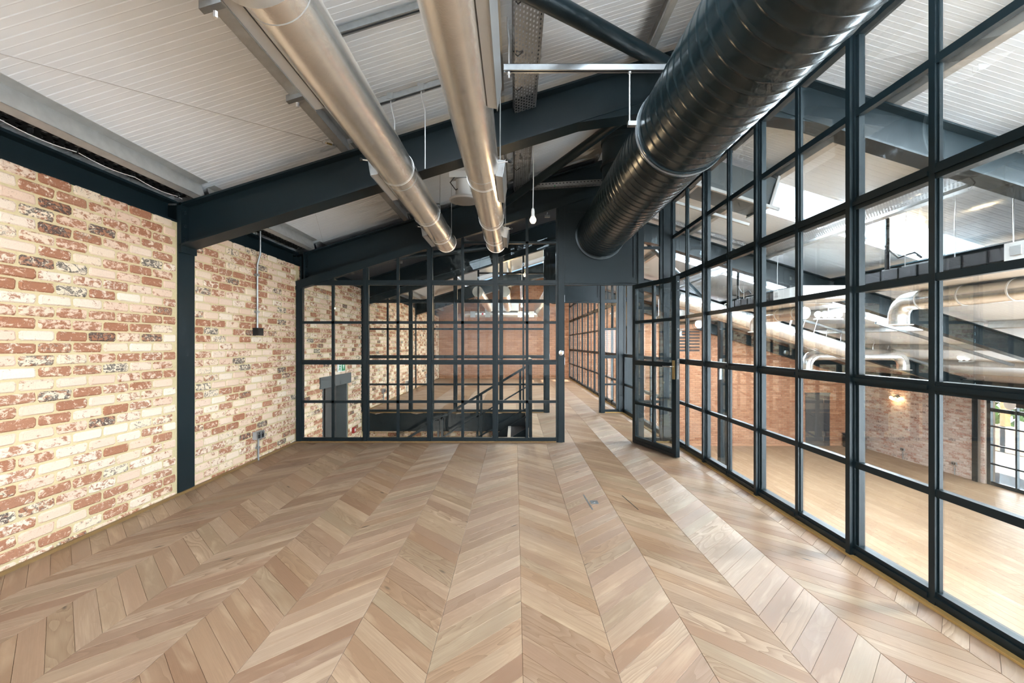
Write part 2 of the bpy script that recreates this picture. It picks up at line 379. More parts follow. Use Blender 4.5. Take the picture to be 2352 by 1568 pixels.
# ------------------------------------------------------------------ floors
def plank_verts(L, wsp, slope):             # chevron board: parallelogram across one column
    g = .0006; b = .0012; h = L / 2 - g; e = wsp / 2 - g
    P = [(-h, -e - h * slope), (h, -e + h * slope), (h, e + h * slope), (-h, e - h * slope)]
    cx = [(x * (1 - b / h), y - (1 if i < 2 else -1) * -b - (b * slope if x > 0 else -b * slope)) for i, (x, y) in enumerate(P)]
    return P, cx
def add_plank(mb, P, cx, ox, oy, z, slope, rv=None, T=.012):
    n = len(mb.v)
    mb.v += [Vector((ox + x, oy + y, z - T)) for x, y in P] + [Vector((ox + x, oy + y, z - .0012)) for x, y in P] + [Vector((ox + x, oy + y, z)) for x, y in cx]
    m = len(P)
    fs = [tuple(range(2 * m, 3 * m))] + [(i, (i + 1) % m, m + (i + 1) % m, m + i) for i in range(m)] + [(m + i, m + (i + 1) % m, 2 * m + (i + 1) % m, 2 * m + i) for i in range(m)]
    mb.f += [tuple(n + q for q in f) for f in fs]
    k = 1 / math.sqrt(1 + slope * slope)
    def uvp(p): return ((p[0] + p[1] * slope) * k, (p[1] - p[0] * slope) * k)
    pts = P + P + cx
    if mb.uv is None: mb.uv = []
    for f in fs: mb.uv += [uvp(pts[q]) for q in f]
    if rv is not None: mb.a += [rv] * len(fs)
CW, CX0, WSP = .3865, .0325, .13
floor = tag(MB().box(XL - .01, 2.3, YB, 6.42, -.33, -.012).box(.2, 2.3, 6.42, 8.8, -.33, -.012).box(XL - .01, .2, 8.95, YF + .1, -.33, -.012).box(.2, 2.3, 8.8, YF + .1, -.33, -.012).build('floor', 'skirt_wood'),
            'oak chevron parquet floor of the mezzanine', None, None, 'structure')
pl = {}
for sgn in (1, -1):
    mb = MB(); P, cx = plank_verts(CW, WSP, sgn); add_plank(mb, P, cx, 0, 0, 0, sgn)
    me = bpy.data.meshes.new('plank'); me.from_pydata([tuple(v) for v in mb.v], [], mb.f); me.materials.append(M['oak'])
    u = me.uv_layers.new(name='UVMap'); u.data.foreach_set('uv', [c for p in mb.uv for c in p]); pl[sgn] = me
planks = []
def edges(y):                               # where the parquet stops, left and right
    return (.2 if 6.36 < y < 8.95 else XL + .002), 2.19
for ci in range(-8, 6):
    xm = CX0 + (ci + .5) * CW; sgn = -1 if ci % 2 == 0 else 1
    for k in range(int(21 / WSP)):
        y = YB + .3 + k * WSP + .045
        if y > YF - .2: break
        x0, x1 = edges(y)
        if xm + CW / 2 < x0 + .02 or xm - CW / 2 > x1 - .02: continue
        planks.append((xm, y, sgn, max(x0 - xm, -9), min(x1 - xm, 9)))
def pkey(p):
    px = 1182.5 + F * p[0] / max(p[1], .1); py = 790 + F * H / max(p[1], .1)
    return p[1] if p[1] > 1.6 and -60 < px < 2420 and py < 1640 else 100 + p[1]
planks.sort(key=pkey)
def cut(P, lo, hi):
    for s_, v in ((1, lo), (-1, hi)):
        out = []
        for i in range(len(P)):
            p, q = P[i], P[(i + 1) % len(P)]; fp, fq = s_ * (p[0] - v), s_ * (q[0] - v)
            if fp >= 0: out.append(p)
            if fp * fq < 0: t_ = fp / (fp - fq); out.append((p[0] + (q[0] - p[0]) * t_, p[1] + (q[1] - p[1]) * t_))
        P = out
    return P
mb = MB(); mb.uv = []
for i, (xm, y, sgn, lo, hi) in enumerate(planks):
    whole = lo <= -CW / 2 and hi >= CW / 2
    if i < 300 and whole: link('plank', pl[sgn], floor, (xm, y, 0)); continue
    P, cx = plank_verts(CW, WSP, sgn)
    if not whole: P, cx = cut(P, lo, hi), cut(cx, lo + .001, hi - .001)
    if len(P) < 3 or len(P) != len(cx): continue
    if i < 300:
        m1 = MB(); m1.uv = []; add_plank(m1, P, cx, 0, 0, 0, sgn)
        me = bpy.data.meshes.new('plank'); me.from_pydata([tuple(v) for v in m1.v], [], m1.f); me.materials.append(M['oak'])
        u = me.uv_layers.new(name='UVMap'); u.data.foreach_set('uv', [c for p in m1.uv for c in p]); link('plank', me, floor, (xm, y, 0))
    else: add_plank(mb, P, cx, xm, y, 0, sgn, R.random())
o = mb.build('parquet', 'oak', floor); o['kind'] = 'stuff'
# end strips that close the zigzag at the left wall, the screens and the void
# hall floor: long boards running away from the viewer
hall_floor = tag(MB().box(XL, XR + .3, YB, YF + .1, ZH - .2, ZH - .015).build('floor_hall', 'skirt_wood'), 'honey coloured board floor of the hall below', None, None, 'structure')
def boards(x0, x1, y0, y1):
    out = []; w = .165; x = x0
    i = 0
    while x < x1:
        y = y0 - R.uniform(0, 2.0)
        while y < y1:
            L = R.uniform(1.7, 2.3); a, b = max(y, y0), min(y + L, y1)
            if b - a > .1: out.append((x + w / 2, (a + b) / 2, b - a))
            y += L
        x += w; i += 1
    return out
bd = boards(2.3, XR, 1.5, YF)
def add_board(mb, x, y, L, z, rv=None, w=.165):
    g = .0012; n = len(mb.v); h = w / 2 - g; e = L / 2 - g
    pts = [(-h, -e), (h, -e), (h, e), (-h, e)]; ins = [(a * (1 - .002 / h), b * (1 - .002 / e)) for a, b in pts]
    mb.v += [Vector((x + a, y + b, z - .015)) for a, b in pts] + [Vector((x + a, y + b, z - .002)) for a, b in pts] + [Vector((x + a, y + b, z)) for a, b in ins]
    fs = [(8, 9, 10, 11)] + [(i, (i + 1) % 4, 4 + (i + 1) % 4, 4 + i) for i in range(4)] + [(4 + i, 4 + (i + 1) % 4, 8 + (i + 1) % 4, 8 + i) for i in range(4)]
    mb.f += [tuple(n + q for q in f) for f in fs]; A = pts + pts + ins
    if mb.uv is None: mb.uv = []
    for f in fs: mb.uv += [(A[q][1], A[q][0]) for q in f]
    if rv is not None: mb.a += [rv] * len(fs)
bd.sort(key=lambda b: abs(b[1] - 7.5) + abs(b[0] - .85 * b[1] - .3) * .9)
for x, y, L in bd[:240]:
    m_ = MB(); add_board(m_, 0, 0, L, 0)
    me = bpy.data.meshes.new('floorboard'); me.from_pydata([tuple(v) for v in m_.v], [], m_.f); me.materials.append(M['oak_hall'])
    u = me.uv_layers.new(name='UVMap'); u.data.foreach_set('uv', [c for p in m_.uv for c in p])
    link('floorboard', me, hall_floor, (x, y, ZH))
mb = MB()
for x, y, L in bd[240:]: add_board(mb, x, y, L, ZH, R.random())
o = mb.build('floorboards', 'oak_hall', hall_floor); o['kind'] = 'stuff'

# ------------------------------------------------------------------ roof
ceiling = thing('ceiling', 'white ribbed metal roof lining on both slopes', None, (RX, 8, RZ + .3), None, 'structure')
def sheet(x0, x1, y0):                      # one ribbed roof sheet, 1 m wide, running down the slope
    pr = []
    for k in range(10):
        b = k * .1
        pr += [(b, 0), (b + .003, .004), (b + .007, 0), (b + .048, 0), (b + .053, -.0016), (b + .058, 0)]
    pr.append((1.0, 0)); mb = MB()
    for x in (x0, x1):
        for y, d in pr: mb.v.append(Vector((x, y0 + y, roofz(x) + d)))
    n = len(pr); up = x1 > x0
    for i in range(n - 1): mb.f.append((i, i + 1, n + i + 1, n + i) if x0 < x1 else (i, n + i, n + i + 1, i + 1))
    k = len(mb.v)
    for x in (x0, x1):
        for y in (y0, y0 + 1.0): mb.v.append(Vector((x, y, roofz(x) + .08)))
    mb.f += [(k, k + 1, k + 3, k + 2), (0, n, k + 2, k), (n - 1, k + 1, k + 3, 2 * n - 1), tuple(range(n)) + (k + 1, k), tuple(range(n, 2 * n)) + (k + 3, k + 2)]
    return mb
for i in range(21):
    y0 = round(-2.85 + i, 2)
    spans = [(-3.25, RX), (RX, XR + .4)]
    if y0 in SKY_R: spans = [spans[0], (RX, SX0), (SX1, XR + .4)]
    if y0 in SKY_L: spans = [(-3.25, LX0), (LX1, RX)] + spans[1:]
    for a, b in spans: sheet(a, b, y0).build('roof_sheet', 'sheet', ceiling)
    if y0 in SKY_R or y0 in SKY_L:
        a, b = (SX0, SX1) if y0 in SKY_R else (LX0, LX1)
        MB().prism([(a, y0, roofz(a) + .09), (b, y0, roofz(b) + .09), (b, y0 + 1, roofz(b) + .09), (a, y0 + 1, roofz(a) + .09)], (0, 0, .01)).build('rooflight_sheet', 'grp', ceiling)
MB().prism([(RX - .35, YB, roofz(RX - .35) + .1), (RX, YB, roofz(RX) + .12), (RX + .35, YB, roofz(RX + .35) + .1), (RX, YB, roofz(RX) + .06)], (0, YF + 3, 0)).build('ridge_cap', 'sheet', ceiling)

tag(MB().prism([(XL - .2, 6.46, raft(XL - .2) - .005), (RX, 6.46, RZ - .005), (RX, 6.46, RZ + .02), (XL - .2, 6.46, raft(XL - .2) + .02)], (0, 2.3, 0)).build('ceiling_stair', 'cladding_dark'),
    'dark lining board under the purlins above the stairwell', None, None, 'structure')
# ------------------------------------------------------------------ steel frame
def ibeam(root, p0, p1, side, depth, width=.20, tw=.012, tf=.018, mat='steel', drop=True):
    """I-section whose TOP centre line runs p0 to p1; side: unit vector across the flanges."""
    p0 = Vector(p0); p1 = Vector(p1); a = p1 - p0; s = Vector(side).normalized()
    dn = Vector((0, 0, -1)) if drop else -(s.cross(a.normalized()))
    MB().frame(p0 - s * width / 2, a, s * width, dn * tf).build('top_flange', mat, root)
    MB().frame(p0 - s * width / 2 + dn * (depth - tf), a, s * width, dn * tf).build('bottom_flange', mat, root)
    MB().frame(p0 - s * tw / 2 + dn * tf, a, s * tw, dn * (depth - 2 * tf)).build('web', mat, root)
def rafter(Y, xa, xb, label, depth=.375, plate=True):
    root = thing('rafter_beam', label, 'beam', (xa, Y, raft(xa) - depth))
    ibeam(root, (xa, Y, raft(xa)), (xb, Y, raft(xb)), (0, 1, 0), depth)
    d = 1 if xb > xa else -1
    if plate:
        MB().box(min(xa, xa + d * .022), max(xa, xa + d * .022), Y - .1, Y + .1, raft(xa) - depth - .05, raft(xa) + .01).build('end_plate', 'steel', root)
        for zz in (.07, .19, .31):
            for sy in (-.06, .06):
                z = raft(xa) - zz
                MB().lathe([(.016, 0), (.016, .014), (.009, .015), (.009, .022)], (xa + d * .02, Y + sy, z), (d, 0, 0), 6).build('bolt', 'steel', root)
    if abs(xb - RX) < .05:                   # haunch below the ridge
        q = xb - d * 1.1
        MB().prism([(q, Y - .09, raft(q) - depth + .01), (xb, Y - .09, raft(xb) - depth + .01), (xb, Y - .09, raft(xb) - depth - .17)], (0, .18, 0)).build('haunch', 'steel', root)
    return root
rafter(4.10, -2.955, RX, 'dark teal steel rafter crossing the room above the silver ducts')
rafter(6.34, -2.90, 1.45, 'blackish steel rafter sitting on top of the glazed front screen')
rafter(8.86, -2.955, RX, 'dark rafter above the second screen beyond the stairwell')
rafter(13.6, -2.955, RX, 'dark rafter over the far mezzanine room')
rafter(4.10, XR, RX, 'teal steel rafter nearest behind the tall right-hand glazing')
rafter(8.86, XR, RX, 'teal steel rafter over the hall, second from the viewer')
rafter(13.6, XR, RX, 'teal steel rafter over the hall, third from the viewer')
rafter(YF - .12, XR, RX, 'dark steel rafter against the far brick gable')
def hcol(x, y, z0, z1, label, w=.2, d=.2, face=1, kind=None):
    root = thing('steel_column', label, 'column', (x, y, z0))
    MB().box(x - d / 2, x - d / 2 + .016, y - w / 2, y + w / 2, z0, z1).build('flange', 'steel', root)
    MB().box(x + d / 2 - .016, x + d / 2, y - w / 2, y + w / 2, z0, z1).build('flange', 'steel', root)
    MB().box(x - d / 2 + .016, x + d / 2 - .016, y - .006, y + .006, z0, z1).build('web', 'steel', root)
    return root
hcol(XL - .094, 4.105, 0, 2.58, 'dark teal steel column standing flush in the left brick wall')
hcol(XL - .07, 6.3, 0, raft(-2.9) - .05, 'slim steel column where brick wall meets front screen', .09, .2)
hcol(XL - .094, 13.6, 0, 2.2, 'dark steel column in the brick wall of the far room')
hcol(XL - .094, 8.86, 0, 2.2, 'steel column in the brick wall beyond the stairs', .14)
hcol(6.2, 13.6, ZH, 2.2, 'slender grey-blue column standing free in the hall')
hcol(XR + .02, 13.19, ZH, .15, 'dark steel column between hall brick wall and brick pier', .16)
hcol(2.27, 8.95, ZH, 3.4, 'pale-lit steel post behind the second screen side light', .14, .16)
# beam along the inside edge of the valley line, bay by bay
sb = thing('spine_beam', 'long blue-grey steel beam carrying the hall rafters', 'beam', (6.2, 2, 2.2))
ibeam(sb, (6.15, -2.5, raft(6.15) + .02), (6.15, 8.76, raft(6.15) + .02), (1, 0, 0), .36)
sb = thing('spine_beam', 'steel beam between the second and third hall rafters', 'beam', (6.2, 9, 2.2))
ibeam(sb, (6.15, 8.96, raft(6.15) + .02), (6.15, 13.5, raft(6.15) + .02), (1, 0, 0), .36)
eb = thing('eaves_beam', 'dark teal steel beam along the head of the left brick wall', 'beam', (XL, 2, 2.41))
ibeam(eb, (XL - .09, YB, 2.585), (XL - .09, 4.0, 2.585), (1, 0, 0), .185, .17)
eb = thing('eaves_beam', 'short dark eaves beam between column and front screen', 'beam', (XL, 5, 2.41))
ibeam(eb, (XL - .09, 4.21, 2.585), (XL - .09, 6.25, 2.585), (1, 0, 0), .185, .17)
eb = thing('eaves_beam', 'dark eaves beam above the brick wall past the stairs', 'beam', (XL, 9, 2.41))
ibeam(eb, (XL - .09, 6.36, 2.585), (XL - .09, 17.7, 2.585), (1, 0, 0), .185, .17)
eb = thing('eaves_beam', 'dark beam under the eaves of the hall side wall', 'beam', (XR, 9, -.1))
ibeam(eb, (XR - .02, -2.5, .28), (XR - .02, 17.7, .28), (1, 0, 0), .3, .17)
# galvanised Z purlins
def purlin(x, y0, y1, label, d=1):
    root = thing('purlin', label, 'purlin', (x, y0, raft(x)), 'galvanised purlins under the roof lining')
    z = raft(x); n = NL if x < RX else NR; a = Vector((0, y1 - y0, 0)); t_ = Vector((1, 0, TAN)).normalized() * (-1 if x < RX else 1)
    if x > RX: t_ = Vector((1, 0, -TAN)).normalized()
    o_ = Vector((x, y0, z + .002))
    MB().frame(o_, a, n * .132, t_ * .003).build('web', 'galv_dull', root)
    MB().frame(o_, a, t_ * .065, n * .003).build('flange', 'galv_dull', root)
    MB().frame(o_ + n * .129, a, -t_ * .065, n * .003).build('flange', 'galv_dull', root)
    MB().frame(o_ + t_ * .062, a, t_ * .003, n * .018).build('lip', 'galv_dull', root)
    return root
for x, nm in ((-2.76, 'next to the eaves'), (-1.46, 'behind the first silver duct'), (-.12, 'beside the galvanised cable tray'), (1.2, 'just below the ridge')):
    purlin(x, YB, 4.06, f'galvanised roof purlin {nm} in the near bay')
    purlin(x, 4.14, 6.30, f'galvanised roof purlin {nm} between rafter and front screen')
    purlin(x, 6.38, 8.82, f'galvanised roof purlin {nm} over the stairwell')
    purlin(x, 8.9, 17.7, f'galvanised roof purlin {nm} over the far room')
for i, x in enumerate((2.05, 3.33, 4.8, 6.45, 7.75, 9.15, 10.6, 12.0)):
    o_ = ('first', 'second', 'third', 'fourth', 'fifth', 'sixth', 'seventh', 'eighth')[i]
    purlin(x, YB, 8.82, f'{o_} galvanised purlin below the ridge on the hall slope, near part')
    purlin(x, 8.9, 17.7, f'{o_} galvanised purlin below the ridge on the hall slope, far part')
# bracing tubes
def brace(p0, p1, r, label):
    root = thing('bracing_tube', label, 'tube', p0); p0 = Vector(p0); p1 = Vector(p1); d = (p1 - p0).normalized()
    MB().tube([p0, p1], r, 20).build('tube', 'steel', root, True)
    for p, s in ((p0, 1), (p1, -1)):
        MB().frame(p - d * .12 * s + Vector((-.05, 0, -.006)), (.1, 0, 0), d * .2 * s, (0, 0, .012)).build('gusset', 'steel', root)
brace((-2.6, -.2, 2.55), (1.5, 3.95, 3.66), .058, 'dark steel bracing tube running up to the ridge in front of the rafter')
brace((1.28, 4.25, 3.63), (-.2, 6.2, 3.2), .05, 'dark steel bracing tube slanting down behind the rafter')
brace((2.7, 9.1, 3.3), (5.7, 13.2, 2.42), .05, 'steel bracing tube in the hall roof')
brace((-2.7, 6.5, 2.45), (-.3, 8.7, 3.2), .05, 'dark bracing tube over the stairwell')

# ------------------------------------------------------------------ glazed screens
def clip(poly, x0, z0, m):                  # keep z <= z0 + m (x - x0)
    out = []; f = lambda p: p[1] - (z0 + m * (p[0] - x0))
    for i in range(len(poly)):
        a, b = poly[i], poly[(i + 1) % len(poly)]; fa, fb = f(a), f(b)
        if fa <= 0: out.append(a)
        if fa * fb < 0:
            t_ = fa / (fa - fb); out.append((a[0] + (b[0] - a[0]) * t_, a[1] + (b[1] - a[1]) * t_))
    return out
GS = .314
def topz(x): return 2.369 + GS * (x + 2.0)   # underside of the sloping head rail
def screen(Y, nm, label):
    root = thing(nm, label, None, (-.4, Y, 0), None, 'structure')
    def vert(name, x, w, d, z0=0.0, z1=None, bead=.0):
        a, b = x - w / 2, x + w / 2
        za, zb = (topz(a) + .02, topz(b) + .02) if z1 is None else (z1, z1)
        mb = MB().prism([(a, Y - d / 2, z0), (b, Y - d / 2, z0), (b, Y - d / 2, zb), (a, Y - d / 2, za)], (0, d, 0))
        if bead: mb.prism([(x - bead, Y - d / 2 - .016, z0), (x + bead, Y - d / 2 - .016, z0), (x + bead, Y - d / 2 - .016, min(za, zb)), (x - bead, Y - d / 2 - .016, min(za, zb))], (0, d + .032, 0))
        return mb.build(name, 'steel', root)
    def hor(name, x0, x1, z, h, d, bead=.0):
        po = clip([(x0, z - h / 2), (x1, z - h / 2), (x1, z + h / 2), (x0, z + h / 2)], -2.0, 2.38, GS)
        if len(po) < 3: return
        mb = MB().prism([(x, Y - d / 2, zz) for x, zz in po], (0, d, 0))
        if bead and z + h / 2 < topz(x0): mb.box(x0, x1, Y - d / 2 - .012, Y + d / 2 + .012, z - bead, z + bead)
        mb.build(name, 'steel', root)
    def pane(x0, x1, z0, z1):
        po = clip([(x0, z0), (x1, z0), (x1, z1), (x0, z1)], -2.0, 2.369, GS)
        if len(po) < 3: return
        if max(p[1] for p in po) - min(p[1] for p in po) < .02: return
        MB().prism([(x, Y - .003, z) for x, z in po], (0, .006, 0)).build('pane', 'glass', root)
    posts = [(-2.925, .085), (-2.025, .075), (-1.155, .075), (-.265, .075), (.617, .115)]
    for i, (x, w) in enumerate(posts): vert('post', x, w, .055, bead=.018 if i not in (0, 4) else .03)
    rows = [(.03, .06, .05, 'bottom_rail'), (.548, .036, .035, 'glazing_bar'), (1.085, .062, .055, 'transom'), (1.625, .036, .035, 'glazing_bar'), (2.165, .066, .055, 'transom')]
    for i in range(4):
        xa = posts[i][0] + posts[i][1] / 2; xb = posts[i + 1][0] - posts[i + 1][1] / 2; xm = (xa + xb) / 2
        rr = rows + ([(2.71, .03, .035, 'glazing_bar')] if topz(xb) > 2.9 else [])
        for z, h, d, n_ in rr:
            if n_ == 'glazing_bar' and z > 2.5 and topz(xa) < 2.70: hor(n_, xm, xb, z, h, d)
            else: hor(n_, xa, xb, z, h, d, .012 if n_ == 'transom' else 0)
        vert('mullion', xm, .036, .035)
        zs = [.06, .548, 1.085, 1.625, 2.165, 2.71, 3.6]
        for k in range(6):
            for u, v in ((xa, xm - .018), (xm + .018, xb)):
                pane(u + .002, v - .002, zs[k] + .02 * (k > 0), zs[k + 1] - .02)
    # sloping head rail
    a, b = -2.967, 1.45
    MB().prism([(a, Y - .045, topz(a)), (b, Y - .045, topz(b)), (b, Y - .045, topz(b) + .115), (a, Y - .045, topz(a) + .115)], (0, .09, 0)).build('head_rail', 'steel', root)
    # solid panel over the doorway, its moulding and head
    xa, xb = .675, 1.64
    MB().box(xa, xb, Y - .03, Y + .03, 2.13, 2.20).box(xa, xb, Y - .045, Y + .045, 2.155, 2.18).build('door_head', 'steel', root)
    MB().prism([(xa, Y - .012, 2.2), (xb, Y - .012, 2.2), (xb, Y - .012, topz(xb) + .03), (xa, Y - .012, topz(xa) + .03)], (0, .024, 0)).build('infill_panel', 'steel', root)
    mo = MB().box(xa, xb, Y - .026, Y - .010, 2.2, 2.235)
    for x in (xa, xb - .03): mo.box(x, x + .03, Y - .026, Y - .010, 2.235, 3.2)
    mo.box(xa + .03, xb - .03, Y - .026, Y - .010, 3.12, 3.15)
    mo.build('moulding', 'steel', root)
    # door jamb post, side light, corner post
    for n_, x, w in (('post', 1.695, .11), ('post', 2.035, .13)):
        vert(n_, x, w, .06, bead=.025, z1=min(topz(x) + .02, 3.45))
    MB().box(1.665, 1.735, Y - .055, Y + .055, 0, 3.4).build('stop', 'steel', root)
    for z, h, d, n_ in rows + [(2.64, .036, .035, 'glazing_bar')]: MB().box(1.75, 1.97, Y - d / 2, Y + d / 2, z - h / 2, z + h / 2).build(n_, 'steel', root)
    zs = [.06, .548, 1.085, 1.625, 2.165, 2.64, 3.4]
    for k in range(6): MB().box(1.752, 1.968, Y - .003, Y + .003, zs[k] + .02 * (k > 0), zs[k + 1] - .02).build('pane', 'glass', root)
    MB().box(XL, .56, Y - .05, Y - .028, -.001, .018).build('threshold_strip', 'skirt_wood', root)
    MB().box(1.75, 2.1, Y - .05, Y - .028, -.001, .018).build('threshold_strip', 'strip_wood', root)
    # strike keeps in the jamb
    for z in (.25, 1.1, 1.95): MB().box(.674, .679, Y - .012, Y + .012, z - .05, z + .05).build('strike_plate', 'chrome', root)
    return root
s1 = screen(6.2, 'wall_front', 'dark teal steel framed glass screen across the end of the room')
screen(8.86, 'wall_stair', 'second steel framed glass screen beyond the stairwell')
rb = thing('door_release', 'small round chrome lock escutcheon on the screen post', 'escutcheon', (.617, 6.14, 1.21))
MB().lathe([(.036, 0), (.036, .006), (.030, .009)], (.625, 6.145, 1.213), (0, -1, 0), 24).build('rose', 'chrome', rb, True)
MB().lathe([(.011, .008), (.011, .016), (.009, .017)], (.625, 6.145, 1.213), (0, -1, 0), 12).build('cylinder', 'brass', rb, True)

def side_glazing(nm, label, ys, post_at, X=2.12, k=1.0):
    """Glazing parallel to the left wall; ys from far to near, every second one a main post."""
    root = thing(nm, label, None, (X, min(ys), 0), None, 'structure')
    ya, yb = max(ys), min(ys)
    rows = [(.045, .07, .05), (.579, .04, .036), (1.11, .064, .056), (1.67, .04, .036), (2.205, .078, .056), (2.77, .045, .036), (3.275, .05, .06)]
    for i, y in enumerate(ys):
        main = i in post_at
        w, d = (.062 * k, .05 * k) if main else (.036 * k, .032 * k)
        mb = MB().box(X, X + d, y - w / 2, y + w / 2, .01, 3.27)
        if main: mb.box(X - .022 * k, X + d + .01 * k, y - .019, y + .019, .01, 3.27).box(X + .012 * k, X + d, y - w / 2 - .02 * k, y + w / 2 + .02 * k, .01, 3.27)
        else: mb.box(X + .014 * k, X + d, y - .028 * k, y + .028 * k, .04, 3.27)
        mb.build('post' if main else 'mullion', 'steel', root)
    for z, h, d in rows:
        n_ = 'glazing_bar' if h < .05 else 'transom'
        for a, b in zip(ys, ys[1:]):
            mb = MB().box(X + .004, X + .004 + d, b + .018, a - .018, z - h / 2, z + h / 2)
            if h > .06: mb.box(X - .008, X + .06, b + .018, a - .018, z - .012, z + .012)
            mb.build(n_, 'steel', root)
    for a, b in zip(ys, ys[1:]):
        for (z0, h0, _), (z1, h1, _) in zip(rows, rows[1:]):
            MB().box(X + .018, X + .024, b + .017, a - .017, z0 + h0 / 2 - .002, z1 - h1 / 2 + .002).build('pane', 'glass', root)
    MB().box(X + .01, X + .06, yb, ya, 3.30, raft(X) + .1).build('head_panel', 'steel', root)
    MB().box(X - .03, X + .07, yb, ya, -.001, .012).build('sill_strip', 'strip_wood', root)
    return root
YS = [6.2 - .555 * i for i in range(16)]
side_glazing('wall_right', 'tall black steel framed glazing overlooking the hall', YS, range(0, 16, 2))
YS2 = [17.7 - .5525 * i for i in range(17)]
side_glazing('wall_right_far', 'steel framed glazing along the far mezzanine room', YS2, range(0, 17, 2), k=.6)
# slab edge under the glazing
tag(MB().box(2.2, 2.32, YB, YF, -.34, -.001).build('trim_1', 'steel'), 'dark steel edge of the mezzanine floor', None, None, 'structure')
# glazed balustrade between the two screens on the hall side
bl = thing('balustrade', 'low glazed steel balustrade between the two screens on the hall side', 'balustrade', (2.13, 7.5, 0))
for z, h in ((.04, .07), (.55, .04), (1.11, .055)): MB().box(2.11, 2.16, 6.28, 8.8, z - h / 2, z + h / 2).build('rail', 'steel', bl)
for y in (6.3, 7.1, 7.95, 8.78): MB().box(2.11, 2.16, y - .02, y + .02, 0, 1.1).build('post', 'steel', bl)
for y0, y1 in ((6.32, 7.08), (7.12, 7.93), (7.97, 8.76)):
    for z0, z1 in ((.07, .53), (.57, 1.085)): MB().box(2.132, 2.138, y0, y1, z0, z1).build('pane', 'glass', bl)
MB().box(2.06, 2.11, 6.26, 8.8, -.001, .014).build('sill_strip', 'strip_wood', bl)

# open door leaf
hx, hy = 1.612, 6.15; fx, fy = 1.895, 5.29
dv = Vector((fx - hx, fy - hy, 0)); DW = dv.length; dv.normalize(); dn = Vector((-dv.y, dv.x, 0))
door = thing('door_1', 'black steel framed glass door standing open towards the viewer', None, (hx, hy, .01), None, 'structure')
def dbox(u0, u1, z0, z1, t0=-.025, t1=.025): return MB().frame(Vector((hx, hy, 0)) + dv * u0 + dn * t0 + Vector((0, 0, z0)), dv * (u1 - u0), dn * (t1 - t0), (0, 0, z1 - z0))
Z0, Z1 = .012, 2.125
for u0, u1 in ((0, .06), (DW - .075, DW)): dbox(u0, u1, Z0, Z1).build('stile', 'steel', door)
for z0, z1 in ((Z0, .10), (.53, .566), (1.055, 1.115), (1.607, 1.643), (2.07, Z1)): dbox(.06, DW - .075, z0, z1, -.022, .022).build('rail', 'steel', door)
um = (.06 + DW - .075) / 2; dbox(um - .018, um + .018, .10, 2.07, -.018, .018).build('glazing_bar', 'steel', door)
zz = [.10, .548, 1.085, 1.625, 2.07]
for k in range(4):
    for u0, u1 in ((.06, um - .018), (um + .018, DW - .075)): dbox(u0, u1, zz[k] + .018 * (k > 0), zz[k + 1] - .018 * (k < 3), -.003, .003).build('pane', 'glass', door)
dbox(DW, DW + .004, .92, 1.16, -.012, .012).build('lock_faceplate', 'chrome', door)
pl_ = dbox(DW - .062, DW - .022, .92, 1.14, -.033, -.025).build('handle_plate', 'brass', door)
hp = Vector((hx, hy, 0)) + dv * (DW - .042) + dn * -.03 + Vector((0, 0, 1.07))
MB().tube([hp, hp - dn * .045, hp - dn * .05 - dv * .02, hp - dn * .05 - dv * .13], .009, 10).build('lever_handle', 'chrome', pl_, True)
dbox(.02, DW - .02, .012, .05, -.034, -.025).build('drip_bar', 'steel_black', door)
for z in (.3, 1.1, 1.9): MB().tube([Vector((hx, hy, z - .06)) + dn * .028, Vector((hx, hy, z + .06)) + dn * .028], .012, 10).build('hinge', 'steel_black', door, True)
for z in (.25, 1.5, 1.95, 2.05): dbox(DW, DW + .003, z, z + .012, -.004, .004).build('screw', 'chrome', door)

# ------------------------------------------------------------------ skirting of the left wall
tag(MB().box(XL, XL + .022, YB, 6.15, -.001, .022).build('baseboard_left', 'skirt_wood'), 'thin brown timber bead along the foot of the brick wall', None, None, 'structure')
tag(MB().box(XL, XL + .022, 8.9, YF, -.001, .022).build('baseboard_far_left', 'skirt_wood'), 'thin timber bead along the brick wall of the far room', None, None, 'structure')

